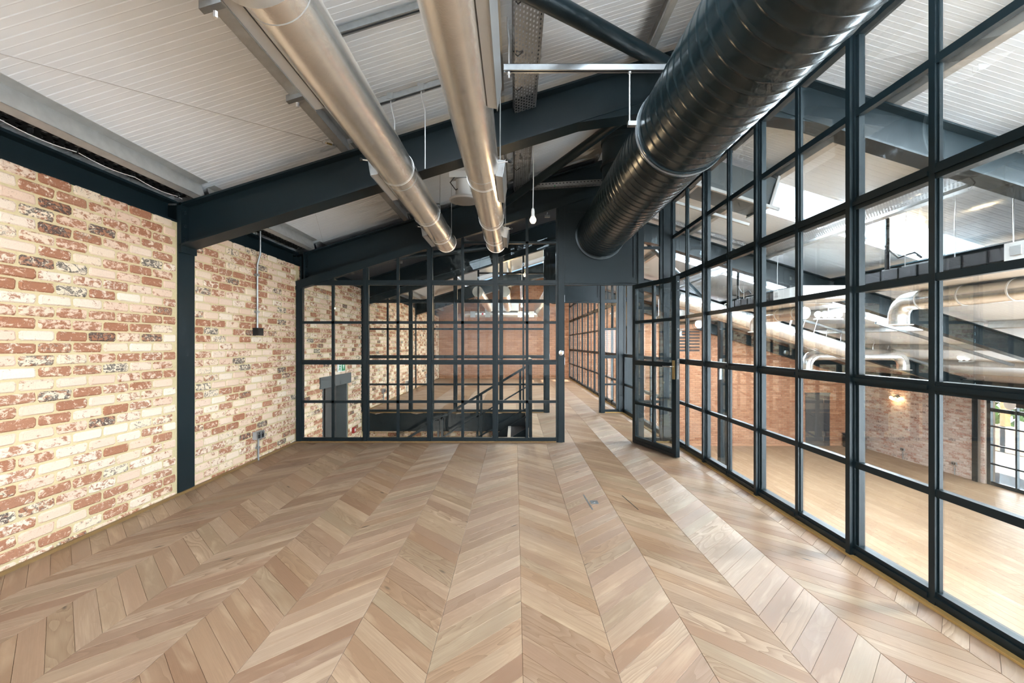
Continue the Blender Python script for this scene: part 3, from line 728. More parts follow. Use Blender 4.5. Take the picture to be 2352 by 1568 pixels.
# ------------------------------------------------------------------ silver insulated ducts
def ring_pts(cx, cz, y, r, n=28): return [(cx + r * math.cos(2 * math.pi * i / n), y, cz + r * math.sin(2 * math.pi * i / n)) for i in range(n + 1)]
def loop_wire(root, cx, cz, y, r, rw=.0014, tilt=0.0, name='hanger_loop', mat='rodsteel'):
    pts = [(x, y + tilt * (z - cz), z) for x, y, z in ring_pts(cx, cz, y, r)]
    return MB().tube(pts, rw, 6, False).build(name, mat, root, True)
def silver_duct(cx, cz, r, ys, label, plates=(), plate_side=1, mat='foil'):
    """Round duct along the room; ys: joints from the viewer to the far end."""
    root = thing('air_duct', label, 'duct', (cx, ys[-1], cz - r))
    for a, b in zip(ys, ys[1:]):
        MB().tube([(cx, a + .002, cz), (cx, b - .002, cz)], r, 40).build('duct_section', mat, root, True)
    for a in ys[1:-1]:
        MB().tube([(cx, a - .003, cz), (cx, a + .003, cz)], r + .0004, 40).build('joint_band', 'grey_paint', root, True)
    MB().lathe([(r + .003, 0), (r + .003, .03), (r - .004, .034), (r - .02, .03)], (cx, ys[-1] - .03, cz), (0, 1, 0), 40).build('end_cap', mat, root, True)
    for y0, y1, ang in plates:               # flat supply grille boxes on the flank, a damper lever beside each
        q = Vector((cx + plate_side * r * .98, y0 - .06, cz - .01)); e = q + Vector((plate_side * .085, 0, .012))
        lv_ = MB().tube([q, e], .005, 8).build('damper_lever', 'rodsteel', root, True)
        MB().ball(e, .014, 10, 6).build('knob', 'rubber', lv_, True)
        a = math.radians(ang); u = Vector((math.cos(a) * plate_side, 0, math.sin(a))); w = Vector((-u.z, 0, u.x))
        c = Vector((cx, y0, cz)) + u * (r - .01)
        g = MB().frame(c - w * .062, (0, y1 - y0, 0), w * .124, u * .05).build('grille_box', 'grey_paint', root)
        MB().frame(c - w * .068 + u * .05 + Vector((0, -.01, 0)), (0, y1 - y0 + .02, 0), w * .136, u * .004).build('grille_face', 'sheen_grey', g)
    return root
D1 = (-.912, 2.683, .134); D2 = (-.25, 2.67, .128)
silver_duct(*D1, [-1.6, 1.74, 3.62, 4.62, 5.42, 6.06], 'silver foil clad round duct, the one closer to the brick wall', [(1.3, 2.45, -10), (3.4, 4.0, -10), (5.3, 5.9, -10)], -1)
silver_duct(*D2, [-1.6, 1.2, 3.45, 4.75, 5.45, 6.06], 'silver foil clad round duct, the one closer to the black spiral duct', [(1.3, 2.42, -10), (3.4, 4.03, -10), (5.35, 5.9, -10)], 1)
silver_duct(D1[0], 2.62, .134, [11.2, 13.5, 16.4], 'silver round duct in the far room, wall side')
silver_duct(D2[0], 2.62, .134, [11.2, 13.5, 16.2], 'silver round duct in the far room, ridge side')
def near_collar(cx, cz, r, label):
    c = thing('duct_collar', label, 'duct collar', (cx, 1.6, cz - r))
    MB().lathe([(r + .002, 0), (r + .028, -.004), (r + .028, -.09), (r + .002, -.094)], (cx, 1.62, cz), (0, 1, 0), 40).build('collar_band', 'galv_dull', c, True)
near_collar(*D1, 'wide collar on the wall-side silver duct at the top of the view')
def rods(cx, cz, r, y, label, dx=(-1, 1), zt=None, kinkx=0.0):
    root = thing('duct_hanger', label, 'hanger', (cx, y, cz - r))
    loop_wire(root, cx, cz, y, r + .004)
    for s in dx:
        x = cx + s * (r + .006); zt_ = zt or roofz(x) - .03
        p = [(x, y, cz), (x, y, zt_ - .22), (x + kinkx, y, zt_ - .06), (x + kinkx, y, zt_)]
        MB().tube(p, .0045, 8).build('drop_rod', 'rodsteel', root, True)
    return root
rods(*D1, 3.50, 'wire loop around the wall-side silver duct in front of the rafter', ())
rods(*D1, 4.70, 'wire loop and drop rod holding the wall-side silver duct behind the rafter', (1,), 3.3)
rods(*D1, 5.55, 'wire loop and drop rod at the far end of the wall-side duct', (1,))
rods(*D2, 3.62, 'wire loop and drop rod holding the ridge-side duct at the rafter', (1,))
rods(*D2, 4.85, 'wire loop and rods holding the ridge-side duct behind the rafter', (-1, 1))
rods(*D2, 5.6, 'wire loop and drop rod at the far end of the ridge-side duct', (1,))
# slotted strut rails
def strut(p0, p1, label, up=(0, 0, 1), w=.041):
    p0 = Vector(p0); p1 = Vector(p1); a = p1 - p0; s = a.normalized().cross(Vector(up)).normalized(); u = s.cross(a.normalized())
    root = thing('strut_channel', label, 'strut', p0)
    o = p0 - s * w / 2
    MB().frame(o + u * (w - .003), a, s * w, u * .003).build('back', 'galv', root)
    for k in (0, w - .003): MB().frame(o + s * k, a, s * .003, u * w).build('side', 'galv', root)
    for k in (.003, w - .012): MB().frame(o + s * k, a, s * .009, u * .003).build('lip', 'galv', root)
    return root
strut((-.075, 3.13, 3.205), (1.12, 3.13, 3.205), 'galvanised strut channel carrying the black spiral duct', w=.042)
rd = thing('drop_rod', 'threaded rod from strut channel to the duct clamp', 'rod', (.79, 3.13, 2.9)); MB().tube([(.79, 3.13, 2.84), (.79, 3.13, 3.2)], .006, 8).build('rod', 'rodsteel', rd, True)
MB().lathe([(.013, 0), (.013, .012)], (.79, 3.13, 3.19), (0, 0, 1), 6).build('nut', 'rodsteel', rd)
for y in (3.13,):
    rd = thing('drop_rod', 'threaded rod from the roof to the left end of the strut', 'rod', (-.04, y, 3.2))
    MB().tube([(-.04, y, 3.16), (-.04, y, 3.42), (-.05, y, 3.5), (-.05, y, 3.58)], .006, 8).build('rod', 'rodsteel', rd, True)
    MB().lathe([(.013, 0), (.013, .012)], (-.04, y, 3.185), (0, 0, 1), 6).build('nut', 'rodsteel', rd)
strut((-1.25, 3.50, roofz(-1.25) - .13), (-.45, 3.50, roofz(-.45) - .13), 'strut channel hung under the lining between the two silver ducts')
strut((-1.38, 2.80, roofz(-1.38) - .06), (-.02, 2.80, roofz(-.02) - .06), 'pale strut channel high between the two silver ducts')
strut((-1.3, 4.75, roofz(-1.3) - .16), (-.3, 4.75, roofz(-.3) - .16), 'strut channel behind the rafter above the silver ducts')
for i, (x, y) in enumerate(((-.925, 3.50), (-.69, 3.50))):
    z = roofz(x) - .13
    rd = thing('drop_rod', ('cranked rod on the strut beside the wall-side duct', 'long cranked rod between the silver ducts')[i], 'rod', (x, y, 2.7))
    zl = (2.81, 2.68)[i]
    MB().tube([(x, y, zl), (x, y, z - .16), (x - .03, y, z - .03), (x - .03, y, z)], .005, 8).build('rod', 'rodsteel', rd, True)
    MB().box(x - .055, x - .005, y - .025, y + .025, z, z + .045).build('clamp', 'galv', rd)
# purlin clips beside the wall-side duct
for i, y in enumerate((2.25, 3.1, 4.4)):
    x = -1.50; z = raft(x) - .0
    c = thing('purlin_clip', ('nearest', 'middle', 'farthest')[i] + ' galvanised strut clip under the purlin by the wall-side duct', 'clip', (x, y, z))
    MB().frame((x - .05, y - .02, z - .045), (.14, 0, .14 * TAN), (0, .041, 0), (0, 0, .041)).build('stub', 'galv', c)
    MB().lathe([(.011, 0), (.011, .03)], (x + .02, y, z - .075), (0, 0, 1), 6).build('bolt', 'rodsteel', c)

# ------------------------------------------------------------------ black spiral duct
def spiral(cx, cz, r, y0, y1, n=56, pitch=.105, rib=.0045):
    mb = MB(); prof = [(.02, 0), (.62, 0), (.70, 0), (.76, .55), (.82, 1), (.88, .55), (.94, 0)]
    rows = []; k = 0; y = y0 - pitch
    while y < y1 + pitch:
        for f, h in prof: rows.append((y + f * pitch, h * rib))
        y += pitch
    for yy, h in rows:
        for j in range(n):
            a = 2 * math.pi * j / n; q = min(max(yy + pitch * j / n, y0), y1)
            mb.v.append(Vector((cx + (r + h) * math.cos(a), q, cz + (r + h) * math.sin(a))))
    for i in range(len(rows) - 1):
        for j in range(n):
            b = (j + 1) % n
            if b == 0:
                i2 = i + len(prof)
                if i2 + 1 >= len(rows): continue
                mb.f.append((i * n + j, i2 * n, (i2 + 1) * n, (i + 1) * n + j))
            else: mb.f.append((i * n + j, i * n + b, (i + 1) * n + b, (i + 1) * n + j))
    return mb
BX, BZ, BR = 1.154, 2.81, .307
sd = thing('spiral_duct', 'large black spiral duct running the length of the room to the screen', 'duct', (BX, 6.15, BZ - BR))
spiral(BX, BZ, BR, -1.8, 3.10).build('duct_section', 'duct_black', sd, True, 60)
spiral(BX, BZ, BR, 3.16, 6.17).build('duct_section', 'duct_black', sd, True, 60)
MB().lathe([(BR + .002, 0), (BR + .016, .002), (BR + .016, .012), (BR + .006, .016), (BR + .006, .05), (BR + .016, .054), (BR + .016, .066), (BR + .002, .068)], (BX, 3.096, BZ), (0, 1, 0), 56).build('joint_band', 'duct_black', sd, True)
MB().lathe([(BR + .018, 0), (BR + .018, .014)], (BX, 3.122, BZ), (0, 1, 0), 56).build('clamp_ring', 'galv', sd, True)
MB().box(BX - BR - .07, BX - BR + .01, 3.115, 3.15, BZ + .02, BZ + .05).build('clamp_lug', 'galv', sd)
MB().lathe([(BR + .005, 0), (BR + .03, .004), (BR + .03, .012), (BR + .005, .03)], (BX, 6.14, BZ), (0, 1, 0), 56).build('wall_collar', 'duct_black', sd, True)
sd = thing('spiral_duct', 'black spiral duct continuing beyond the screens into the far room', 'duct', (BX, 17.5, BZ - BR))
spiral(BX, BZ, BR, 6.23, 8.83, 40).build('duct_section', 'duct_black', sd, True, 60)
spiral(BX, BZ, BR, 8.9, 13.2, 40).build('duct_section', 'duct_black', sd, True, 60)
MB().lathe([(BR + .012, 0), (BR + .012, .05)], (BX, 13.17, BZ), (0, 1, 0), 48).build('joint_band', 'duct_black', sd, True)
MB().tube([(BX, 13.2, BZ), (BX, 16.2, BZ), (BX - .05, 16.6, BZ - .05), (BX - .15, 16.9, BZ - .2)], BR, 40).build('elbow', 'duct_shine', sd, True)
rs = thing('duct_riser', 'dark round duct riser behind the black spiral duct', 'duct', (1.28, 5.3, 3.0))
MB().lathe([(.27, 0), (.27, .55), (.285, .56), (.285, .60), (.27, .61), (.27, .78)], (1.30, 5.35, 3.125), (0, 0, 1), 40).build('riser', 'steel', rs, True)
MB().lathe([(.29, 0), (.29, .03)], (1.30, 5.35, 3.4), (0, 0, 1), 40).build('flange', 'steel_black', rs, True)
rd_ = thing('rectangular_duct', 'dark grey rectangular roof duct hung beyond the tall glazing', 'duct', (2.9, 6.0, 3.3))
du = Vector((1, 0, -TAN)).normalized(); dn_ = Vector((TAN, 0, 1)).normalized()
MB().frame(Vector((2.3, 5.72, 3.36)), du * .95, (0, .52, 0), dn_ * .34).build('duct_body', 'panel_grey', rd_)
for k in (0.0, .93): MB().frame(Vector((2.3, 5.69, 3.36)) + du * k - dn_ * .03, du * .03, (0, .58, 0), dn_ * .40).build('flange', 'galv_dull', rd_)
for y in (5.6, 6.32): MB().frame(Vector((2.2, y, 3.30)), du * 1.1, (0, .035, 0), dn_ * .035).build('support_rail', 'galv_dull', rd_)

# ------------------------------------------------------------------ cable trays
def tray(p0, p1, wv, label, mat='perf_galv', hgt=.05, lip='galv', name='cable_tray'):
    p0 = Vector(p0); p1 = Vector(p1); a = p1 - p0; wv = Vector(wv); L = a.length; w = wv.length
    u = wv.cross(a).normalized()
    if u.z < 0: u = -u
    root = thing(name, label, 'cable tray', p0)
    mb = MB(); mb.v = [p0, p0 + a, p0 + a + wv, p0 + wv]; mb.f = [(0, 1, 2, 3)]; mb.uv = [(0, 0), (L, 0), (L, w), (0, w)]
    mb.build('tray_bed', mat, root)
    for q in (Vector(), wv):
        mb = MB(); b = p0 + q; mb.v = [b, b + a, b + a + u * hgt, b + u * hgt]; mb.f = [(0, 1, 2, 3)]; mb.uv = [(0, 0), (L, 0), (L, hgt), (0, hgt)]
        mb.build('tray_side', mat, root)
        MB().tube([b + u * hgt, b + a + u * hgt], .005, 6).build('tray_lip', lip, root)
    return root
def gx(x, dz): return (x, roofz(x) + dz)
tray((.0, -1.5, roofz(.0) - .22), (.0, 6.25, roofz(.0) - .22), (.19, 0, .19 * TAN), 'wide perforated galvanised cable tray beside the ridge-side silver duct')
for i, y in enumerate((2.2, 2.75, 3.25, 3.7, 4.6, 5.4)):
    k = thing('cable_tie', f'black cable tie around the galvanised tray, number {("one","two","three","four","five","six")[i]} from the viewer', 'cable tie', (0, y, 3.2))
    MB().tube([(-.012, y, roofz(0) - .20), (.02, y + .01, roofz(0) - .232), (.06, y, roofz(.06) - .222)], .004, 6).build('band', 'rubber', k)
tray((XL + .0, YB, 2.615), (XL + .0, 4.0, 2.615), (.13, 0, .012), 'black perforated cable tray along the eaves in the near bay', 'perf_black', .045, 'tray_black')
tray((XL + .0, 4.22, 2.615), (XL + .0, 6.2, 2.615), (.13, 0, .012), 'black perforated cable tray along the eaves by the screen', 'perf_black', .045, 'tray_black')
MBc = MB(); pts = []
y = 1.2
while y < 3.98:
    ph = (y - 1.2) % .45 / .45; pts.append((XL + .07 + .014 * math.sin(y * 2.3), y, 2.596 - .018 * math.sin(math.pi * ph))); y += .05
cb = tag(MBc.tube(pts, .0028, 6).build('cable', 'white_paint', None, True), 'thin white cable tied along the eaves tray', 'cable')
for i, y in enumerate((2.72, 3.0, 3.45, 3.9)):
    o = tag(MB().box(XL + .05, XL + .085, y - .004, y + .004, 2.588, 2.625).build('cable_tie', 'rubber'), ('nearest', 'second', 'third', 'farthest')[i] + ' black tie fixing the white cable to the eaves tray', 'cable tie', 'ties on the eaves cable')
tray((.16, 5.92, 3.36), (1.25, 5.92, 3.43), (0, .10, 0), 'narrow galvanised tray in front of the dark riser', hgt=.05)
tag(MB().ball((.52, 5.93, 3.39), .012, 10, 6).build('indicator_light', 'sign_green'), 'tiny green indicator light on the narrow tray', 'indicator')
# stairwell trays along the slope
for y, dz, lb in ((6.62, -.42, 'slotted tray following the roof slope just behind the front screen'), (6.98, -.30, 'second slotted tray following the roof slope over the stairs')):
    tray((-1.95, y, raft(-1.95) + dz + .1), (1.4, y, raft(1.4) + dz + .1), (0, .12, 0), lb)
tray((2.4, 8.62, raft(2.4) + .06), (4.6, 8.62, raft(4.6) + .06), (0, .13, 0), 'slotted tray lying along the top of the second hall rafter')
tray((4.45, -1.0, raft(4.45) - .02), (4.45, 8.7, raft(4.45) - .02), (.26, 0, -.26 * TAN), 'wide slotted tray running under the hall roof beside the rooflight')
tray((4.45, 9.0, raft(4.45) - .02), (4.45, 13.4, raft(4.45) - .02), (.26, 0, -.26 * TAN), 'slotted tray under the hall roof in the second bay')
for x, y, z, lb in ((-1.75, 6.86, 2.62, 'left'), (-.75, 6.86, 2.93, 'middle'), (.48, 6.86, 3.31, 'right')):
    b_ = thing('tray_bracket', f'{lb} folded bracket holding the tray behind the front screen', 'bracket', (x, y, z))
    MB().tube([(x, y, z - .05), (x + .02, y, z + .12), (x - .05, y, z + .3)], .007, 6).build('arm', 'galv', b_)
    MB().box(x - .03, x + .05, y - .02, y + .02, z - .07, z - .04).build('foot', 'galv', b_)

# ------------------------------------------------------------------ lamps
def pendant(x, y, z, label, zt=None, light=6):
    root = thing('pendant_bulb', label, 'pendant lamp', (x, y, z), 'bare bulb pendants under the ridge')
    zt = zt or roofz(x)
    MB().tube([(x, y, z + .11), (x + .004, y, z + .4), (x, y, zt)], .0042, 8).build('flex', 'white_paint', root, True)
    MB().lathe([(.006, .118), (.013, .112), (.017, .085), (.017, .05), (.020, .045), (.020, .03)], (x, y, z), (0, 0, 1), 16).build('lamp_holder', 'white_paint', root, True)
    MB().lathe([(.0, -.036), (.018, -.031), (.029, -.015), (.032, 0), (.028, .016), (.017, .032), (.014, .045)], (x, y, z), (0, 0, 1), 20).build('bulb', 'bulb_glow', root, True)
    d = bpy.data.lights.new('bulb_light', 'POINT'); d.energy = light; d.color = (1, .72, .42); d.shadow_soft_size = .04
    l = bpy.data.objects.new('bulb_light', d); COL.objects.link(l); l.parent = root; l.location = (0, 0, -.07)
pendant(.183, 4.6, 2.585, 'glowing bare bulb on a white flex in front of the screen')
pendant(.2, 11.3, 2.45, 'bare glowing bulb in the far room nearest the stairs', None, 30)
pendant(.2, 13.0, 2.42, 'bare glowing bulb in the middle of the far room', None, 30)
pendant(.2, 15.6, 2.3, 'bare glowing bulb at the end of the far room', None, 30)
pendant(5.1, 6.2, 3.02, 'bright bare bulb under the hall rooflight', None, 30)
hb = thing('high_bay_lamp', 'round metal high bay lamp hanging between the two silver ducts', 'lamp', (-.54, 5.0, 2.9))
MB().lathe([(.165, 0), (.172, .012), (.165, .025), (.10, .05), (.095, .20), (.10, .22), (.03, .225)], (-.55, 5.0, 2.90), (0, 0, 1), 32).build('housing', 'white_paint', hb, True)
MB().lathe([(.155, -.004), (.155, .006)], (-.55, 5.0, 2.90), (0, 0, 1), 32).build('diffuser', 'grey_paint', hb, True)
MB().box(-.71, -.45, 4.93, 5.05, 3.14, 3.21).box(-.60, -.42, 4.92, 5.0, 2.98, 3.12).build('driver_box', 'white_paint', hb)
MB().tube([(-.64, 4.94, 3.16), (-.70, 4.93, 3.08), (-.64, 4.93, 3.0), (-.57, 4.95, 3.05)], .006, 8).build('cable', 'rubber', hb)
MB().tube([(-.55, 5.0, 3.1), (-.55, 5.0, roofz(-.55))], .006, 8).build('suspension_rod', 'rodsteel', hb)
# stay wires under the lining
def wire(p0, p1, label):
    p0 = Vector(p0); p1 = Vector(p1); d = (p1 - p0).normalized(); root = thing('stay_wire', label, 'wire', p0)
    MB().tube([p0, p1 - d * .12], .0022, 6).build('strand', 'rodsteel', root)
    MB().tube(ring_pts(p1.x - d.x * .1, p1.z - d.z * .1, p1.y - d.y * .1, .018, 14), .0025, 6, False).build('thimble', 'rodsteel', root, True)
    MB().tube([p1 - d * .085, p1 - d * .03], .008, 8).build('turnbuckle', 'brass', root)
    MB().tube([p1 - d * .03, p1], .010, 8, True, .004).build('shackle', 'rodsteel', root)
wire((-2.66, 2.12, 2.755), (-1.57, 3.96, 3.06), 'thin stay wire crossing below the ribbed lining to the rafter')
wire((-2.62, 6.22, 2.72), (-2.0, 4.3, 2.98), 'thin stay wire in the bay before the front screen')

# ------------------------------------------------------------------ fittings on the left wall
cd = thing('conduit_drop', 'steel conduit running down the brick wall to a black box', 'conduit', (XL + .02, 5.2, 1.45))
MB().tube([(XL + .055, 5.2, 2.62), (XL + .055, 5.2, 2.36), (XL + .022, 5.2, 2.24), (XL + .022, 5.2, 1.50)], .0105, 10).build('conduit', 'galv', cd, True)
for z in (2.12, 1.7): MB().box(XL, XL + .034, 5.175, 5.225, z - .012, z + .012).build('saddle', 'galv', cd)
MB().box(XL, XL + .062, 5.145, 5.255, 1.43, 1.515).build('junction_box', 'steel_black', cd)
def socket(x, y, z, nrm, label, floorz):
    root = thing('wall_socket', label, 'socket', (x, y, z)); s = nrm
    a, b = sorted((x, x + s * .045)); MB().box(a, b, y - .075, y + .075, z - .043, z + .043).build('back_box', 'grey_paint', root)
    a, b = sorted((x + s * .045, x + s * .053)); MB().box(a, b, y - .075, y + .075, z - .043, z + .043).build('face_plate', 'galv', root)
    for dy in (-.035, .035):
        a, b = sorted((x + s * .053, x + s * .056)); MB().box(a, b, y + dy - .018, y + dy + .018, z - .03, z + .012).build('outlet', 'rubber', root)
        MB().box(a, b, y + dy - .008, y + dy + .008, z + .018, z + .032).build('switch', 'rubber', root)
    MB().tube([(x + s * .022, y, floorz), (x + s * .022, y, z - .043)], .0105, 10).build('conduit', 'galv', root, True)
    a, b = sorted((x, x + s * .034)); MB().box(a, b, y - .022, y + .022, (floorz + z) / 2 - .012, (floorz + z) / 2 + .012).build('saddle', 'galv', root)
socket(XL, 5.22, .29, 1, 'grey twin wall socket low on the brick wall', 0)
socket(XL, 10.2, .29, 1, 'twin wall socket on the brick wall just past the stairs', 0)
socket(XL, 12.4, .29, 1, 'twin wall socket in the middle of the far room wall', 0)
socket(XL, 15.2, .29, 1, 'twin wall socket at the end of the far room wall', 0)
socket(XR, 15.7, ZH + .35, -1, 'metal twin socket on the hall side wall below the wall light', ZH)
socket(XR, 13.85, ZH + .35, -1, 'metal twin socket on the hall side wall by the steel column', ZH)
fb = thing('floor_box', 'flush floor socket lid with metal pull tab in the parquet', 'floor socket', (.67, 3.83, 0))
MB().frame((.60, 4.02, .0), (.012, 0, 0), (.02, -.36, 0), (0, 0, .0015)).build('lid_edge', 'galv', fb)
MB().frame((.94, 4.0, .0), (.006, 0, 0), (.05, -.34, 0), (0, 0, .0015)).build('lid_edge', 'steel_black', fb)
MB().box(.635, .70, 3.79, 3.87, 0, .0025).build('pull_plate', 'galv', fb)
MB().lathe([(.010, 0), (.010, .003)], (.668, 3.835, .002), (0, 0, 1), 12).build('pull_ring', 'chrome', fb)

# ------------------------------------------------------------------ stairwell
sw = MB().box(XL, .2, 8.84, 8.95, -.36, -.004).build('trim_2', 'steel')
tag(sw, 'dark steel fascia of the floor edge across the stairwell', None, None, 'structure')
bolts = [(-2.6 + .42 * i, 8.838, -.06 if i % 2 else -.2) for i in range(7)]
for x, y, z in bolts: MB().lathe([(.014, 0), (.014, .012)], (x, y, z), (0, -1, 0), 8).build('bolt', 'steel', sw)
lw = tag(MB().box(XL, .4, 8.98, 9.2, ZH, -.33).build('wall_stair_lower', 'mortar'), 'brick wall of the storey below seen under the far floor edge', None, None, 'structure')
lay_bricks(lw, 'brick', wall_cells(XL, .3, -.95, -.37), lambda a, z: ((a, 8.98 + .02, z), -math.pi / 2), 60, lambda c: abs(c[1] + .45))
tag(MB().box(.2, .34, 6.3, 8.84, ZH, -.012).build('wall_stair_side', 'cladding_dark'), 'dark lining below the landing edge', None, None, 'structure')
tag(MB().box(XL, .2, 6.3, 6.42, ZH, -.012).build('trim_3', 'cladding_dark'), 'dark edge of the room floor above the stairwell', None, None, 'structure')
st = thing('staircase', 'dark carpeted steel staircase climbing to the landing', 'staircase', (-2.3, 8.0, ZH))
n_st = 9; rise = .18; run = .30
for i in range(n_st):
    x1 = .2 - i * run; z = -i * rise - rise * .0 - .005
    MB().box(x1 - run - .02, x1, 7.3, 8.4, z - rise - .03, z - rise).build('tread', 'carpet', st)
    MB().box(x1 - run - .022, x1 - run + .03, 7.3, 8.4, z - rise, z - rise + .003).build('nosing', 'galv', st)
    MB().box(x1 - .012, x1, 7.3, 8.4, z - rise, z - .03).build('riser', 'steel', st)
for y in (7.27, 8.41):
    MB().frame((.2, y, -.30), (-n_st * run, 0, -n_st * rise), (0, .02, 0), (0, 0, .30)).build('stringer', 'steel', st)
MB().box(XL + .02, .2 - n_st * run, 7.27, 8.43, ZH, -n_st * rise - .02).build('half_landing', 'carpet', st)
def stair_rail(y, label):
    b = thing('stair_balustrade', label, 'balustrade', (.18, y, 0)); m = rise / run
    for z, h in ((.90, .05), (.52, .028), (.12, .028)):
        MB().frame((.20, y - .02, z - h / 2 + (0)), (-2.6, 0, -2.6 * m), (0, .04, 0), (0, 0, h)).build('handrail' if z > .8 else 'rail', 'steel', b)
    for i in range(4):
        x = .10 - i * .73; z = (x - .2) * m
        MB().box(x - .022, x + .022, y - .02, y + .02, z - .1, z + .9).build('baluster_post', 'steel', b)
        if i: MB().box(x - .09, x - .05, y - .02, y + .02, z - .15, z + .86).build('baluster_post', 'steel', b)
    return b
stair_rail(8.52, 'dark steel stair balustrade with handrail rising to the landing')
gb = thing('glass_guard', 'glass guard panel with steel clamps at the head of the stairs', 'guard', (.22, 7.0, 0))
MB().box(.215, .227, 6.5, 7.25, -.15, 1.05).build('glass_panel', 'glass', gb)
MB().box(.20, .245, 6.45, 6.495, -.15, 1.1).box(.20, .245, 7.25, 7.295, -.15, 1.1).build('guard_post', 'steel', gb)
MB().box(.20, .245, 6.45, 7.295, 1.08, 1.12).build('guard_rail', 'steel', gb)
for z in (-.05, -.12):
    for y in (7.02, 7.12): MB().lathe([(.016, 0), (.016, .02)], (.215, y, z), (-1, 0, 0), 12).build('clamp', 'chrome', gb)
bk = thing('added_stair_lamp', 'added unseen round lamp below the room floor edge brightening the stairwell', 'lamp', (-1.6, 6.44, -.9))  # added lamp, out of view, to brighten the lower stairwell brickwork
MB().lathe([(.13, 0), (.13, .03), (.11, .06)], (-1.6, 6.425, -.9), (0, 1, 0), 24).build('base', 'white_paint', bk, True)
MB().ball((-1.6, 6.49, -.9), .10, 18, 10, 1.0).build('diffuser', 'globe_glow', bk, True)
d = bpy.data.lights.new('added_stair_light', 'POINT'); d.energy = 45; d.color = (1, .93, .82); d.shadow_soft_size = .1
l = bpy.data.objects.new('added_stair_light', d); COL.objects.link(l); l.parent = bk; l.location = (0, .2, 0)
# doorway at the foot of the stairs
d2 = thing('door_2', 'dark grey doorway with steel lintel in the brick wall by the stairs', None, (XL, 7.55, ZH), None, 'structure')
MB().box(XL - .28, XL - .20, DH[0], DH[1], ZH, .66).build('door_leaf', 'door_grey', d2)
MB().box(XL - .22, XL - .02, DH[0], DH[0] + .06, ZH, .66).build('jamb', 'panel_grey', d2)
MB().box(XL - .22, XL - .02, DH[1] - .06, DH[1], ZH, .66).build('jamb', 'panel_grey', d2)
MB().box(XL - .05, XL + .01, 6.92, 8.22, .64, .82).build('lintel', 'panel_grey', d2)
MB().box(XL - .19, XL - .17, 7.52, 7.53, ZH, .66).build('meeting_gap', 'rubber', d2)
es = thing('exit_sign', 'green and white running man exit sign above the stair doorway', 'exit sign', (XL, 7.75, 1.0))
MB().box(XL, XL + .02, 7.58, 7.90, 0.865, 1.015).build('sign_board', 'sign_white', es)
MB().box(XL + .02, XL + .022, 7.735, 7.89, 0.875, 1.005).build('green_field', 'sign_green', es)
MB().prism([(XL + .022, 7.78, 0.975), (XL + .022, 7.85, 0.975), (XL + .022, 7.815, 0.900)], (.002, 0, 0)).build('arrow', 'sign_white', es)
mb = MB().ball((XL + .021, 7.66, 0.987), .012, 8, 6)
for a, b in (((7.665, 0.973), (7.65, 0.935)), ((7.65, 0.935), (7.68, 0.910)), ((7.68, 0.910), (7.665, 0.880)), ((7.65, 0.935), (7.63, 0.900)), ((7.63, 0.900), (7.605, 0.895)), ((7.66, 0.965), (7.69, 0.945)), ((7.66, 0.965), (7.63, 0.955))):
    mb.tube([(XL + .021, *a), (XL + .021, *b)], .006, 6)
mb.build('running_man', 'sign_green', es)
fa = thing('fire_call_point', 'small red fire alarm call point on the brick wall', 'call point', (XL, 8.35, -.25))
MB().box(XL, XL + .04, 8.28, 8.38, -.29, -.19).build('housing', 'red', fa)
MB().box(XL + .04, XL + .043, 8.305, 8.355, -.265, -.215).build('press_plate', 'sign_white', fa)

# ------------------------------------------------------------------ far room plant
fu = thing('far_air_handler', 'galvanised air unit with a long round duct on the far brick wall', 'air handler', (-.6, 16.9, 2.3))
MB().tube([(-1.85, 16.9, 2.43), (.85, 16.9, 2.43)], .12, 28).build('round_duct', 'duct_shine', fu, True)
MB().box(-1.1, .15, 16.75, 17.1, 2.56, 2.86).build('unit_casing', 'galv', fu)
for x in (-1.55, -1.0, .2, .62): MB().box(x - .09, x + .09, 16.76, 17.04, 2.32, 2.54).build('damper_box', 'galv', fu)
MB().box(-1.22, -1.15, 16.74, 16.78, 2.40, 2.48).build('actuator', 'red', fu)
